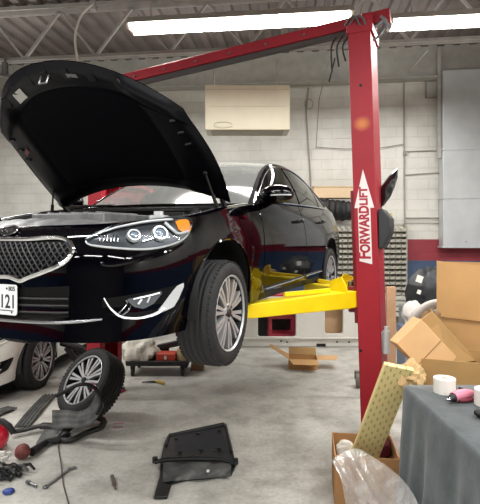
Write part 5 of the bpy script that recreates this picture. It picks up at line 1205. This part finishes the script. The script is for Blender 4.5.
# clear film
def filmmat():
    m = bpy.data.materials.new('clear_film'); m.use_nodes = True; nt = m.node_tree; N = nt.nodes; L = nt.links; N.remove(N['Principled BSDF'])
    t = N.new('ShaderNodeBsdfTransparent'); g = N.new('ShaderNodeBsdfGlossy'); g.inputs['Roughness'].default_value = .12; df = N.new('ShaderNodeBsdfDiffuse'); df.inputs['Color'].default_value = lin('#dcdcda')
    tc = N.new('ShaderNodeTexCoord'); n = N.new('ShaderNodeTexNoise'); n.inputs['Scale'].default_value = 9; n.inputs['Detail'].default_value = 6; L.new(tc.outputs['Object'], n.inputs['Vector'])
    bp = N.new('ShaderNodeBump'); bp.inputs['Strength'].default_value = .8; bp.inputs['Distance'].default_value = .02; L.new(n.outputs['Fac'], bp.inputs['Height'])
    for s in (g, df): L.new(bp.outputs['Normal'], s.inputs['Normal'])
    a = N.new('ShaderNodeMixShader'); a.inputs['Fac'].default_value = .34; L.new(df.outputs[0], a.inputs[1]); L.new(g.outputs[0], a.inputs[2])
    mr = N.new('ShaderNodeMapRange'); mr.inputs['From Min'].default_value = .3; mr.inputs['From Max'].default_value = .7; mr.inputs['To Min'].default_value = .24; mr.inputs['To Max'].default_value = .60; L.new(n.outputs['Fac'], mr.inputs['Value'])
    x = N.new('ShaderNodeMixShader'); L.new(mr.outputs['Result'], x.inputs['Fac']); L.new(t.outputs[0], x.inputs[1]); L.new(a.outputs[0], x.inputs[2]); L.new(x.outputs[0], N['Material Output'].inputs['Surface']); return m
from mathutils import noise as NO
def edge(L_, n=24): return crom(L_, n)
Lp = crom([at(331, 461, 3.08), at(340, 478, 3.02), at(346, 505, 2.9), at(352, 540, 2.72)], 10); Rp = crom([at(362, 450, 3.10), at(392, 470, 2.82), at(414, 497, 2.44), at(428, 540, 2.15)], 10); Mp = crom([at(349, 450, 3.12), at(366, 470, 2.92), at(384, 503, 2.62), at(402, 540, 2.32)], 10)
nL = len(Lp) - 1
def film(u, v):
    k = min(int(v * nL), nL - 1); f_ = v * nL - k; l_, m_, r_ = (q.lerp(q2, f_) for q, q2 in ((Lp[k], Lp[k + 1]), (Mp[k], Mp[k + 1]), (Rp[k], Rp[k + 1])))
    p = l_ * (1 - u) ** 2 + (m_ * 2 - l_ * .5 - r_ * .5) * 2 * u * (1 - u) + r_ * u * u
    n = NO.noise(Vector((p.x * 9, p.z * 9, 3.1))) * .028 + abs(NO.noise(Vector((p.x * 16 + p.z * 9, p.z * 5, 7)))) * .035 + abs(NO.noise(Vector((p.x * 30, p.z * 22, 1)))) * .012
    p = p + Vector((0, -n, n * .6)); p.z = max(p.z, .012); return p
b = MB(); b.grid(film, 56, 64); fo = tag(b.build('plastic_film', filmmat(), smooth=70), 'crumpled clear plastic film in front of the floor carton', 'plastic film')

# ------------------------------------------------------------------ camera and world
w = bpy.data.worlds.new('World'); scene.world = w; w.use_nodes = True; w.node_tree.nodes['Background'].inputs['Color'].default_value = (.9, .93, 1, 1); w.node_tree.nodes['Background'].inputs['Strength'].default_value = .05
cd = bpy.data.cameras.new('camera'); cam = bpy.data.objects.new('camera', cd); COL.objects.link(cam); cam.location = (0, 0, H); cam.rotation_euler = (R(90), 0, 0)
cd.sensor_width = 36; cd.sensor_fit = 'AUTO'; cd.lens = 36 * F / 504; cd.shift_y = -(252 - HOR) / 504; cd.clip_start = .05; cd.clip_end = 60
scene.camera = cam
vs_ = scene.view_settings; vs_.view_transform = 'Standard'; vs_.look = 'None'; vs_.exposure = 0.5; vs_.gamma = 1.0; vs_.use_curve_mapping = False
scene.cycles.max_bounces = 10; scene.cycles.transparent_max_bounces = 16; scene.cycles.caustics_reflective = False; scene.cycles.caustics_refractive = False; scene.cycles.sample_clamp_indirect = 4.0
scene.cycles.use_denoising = True
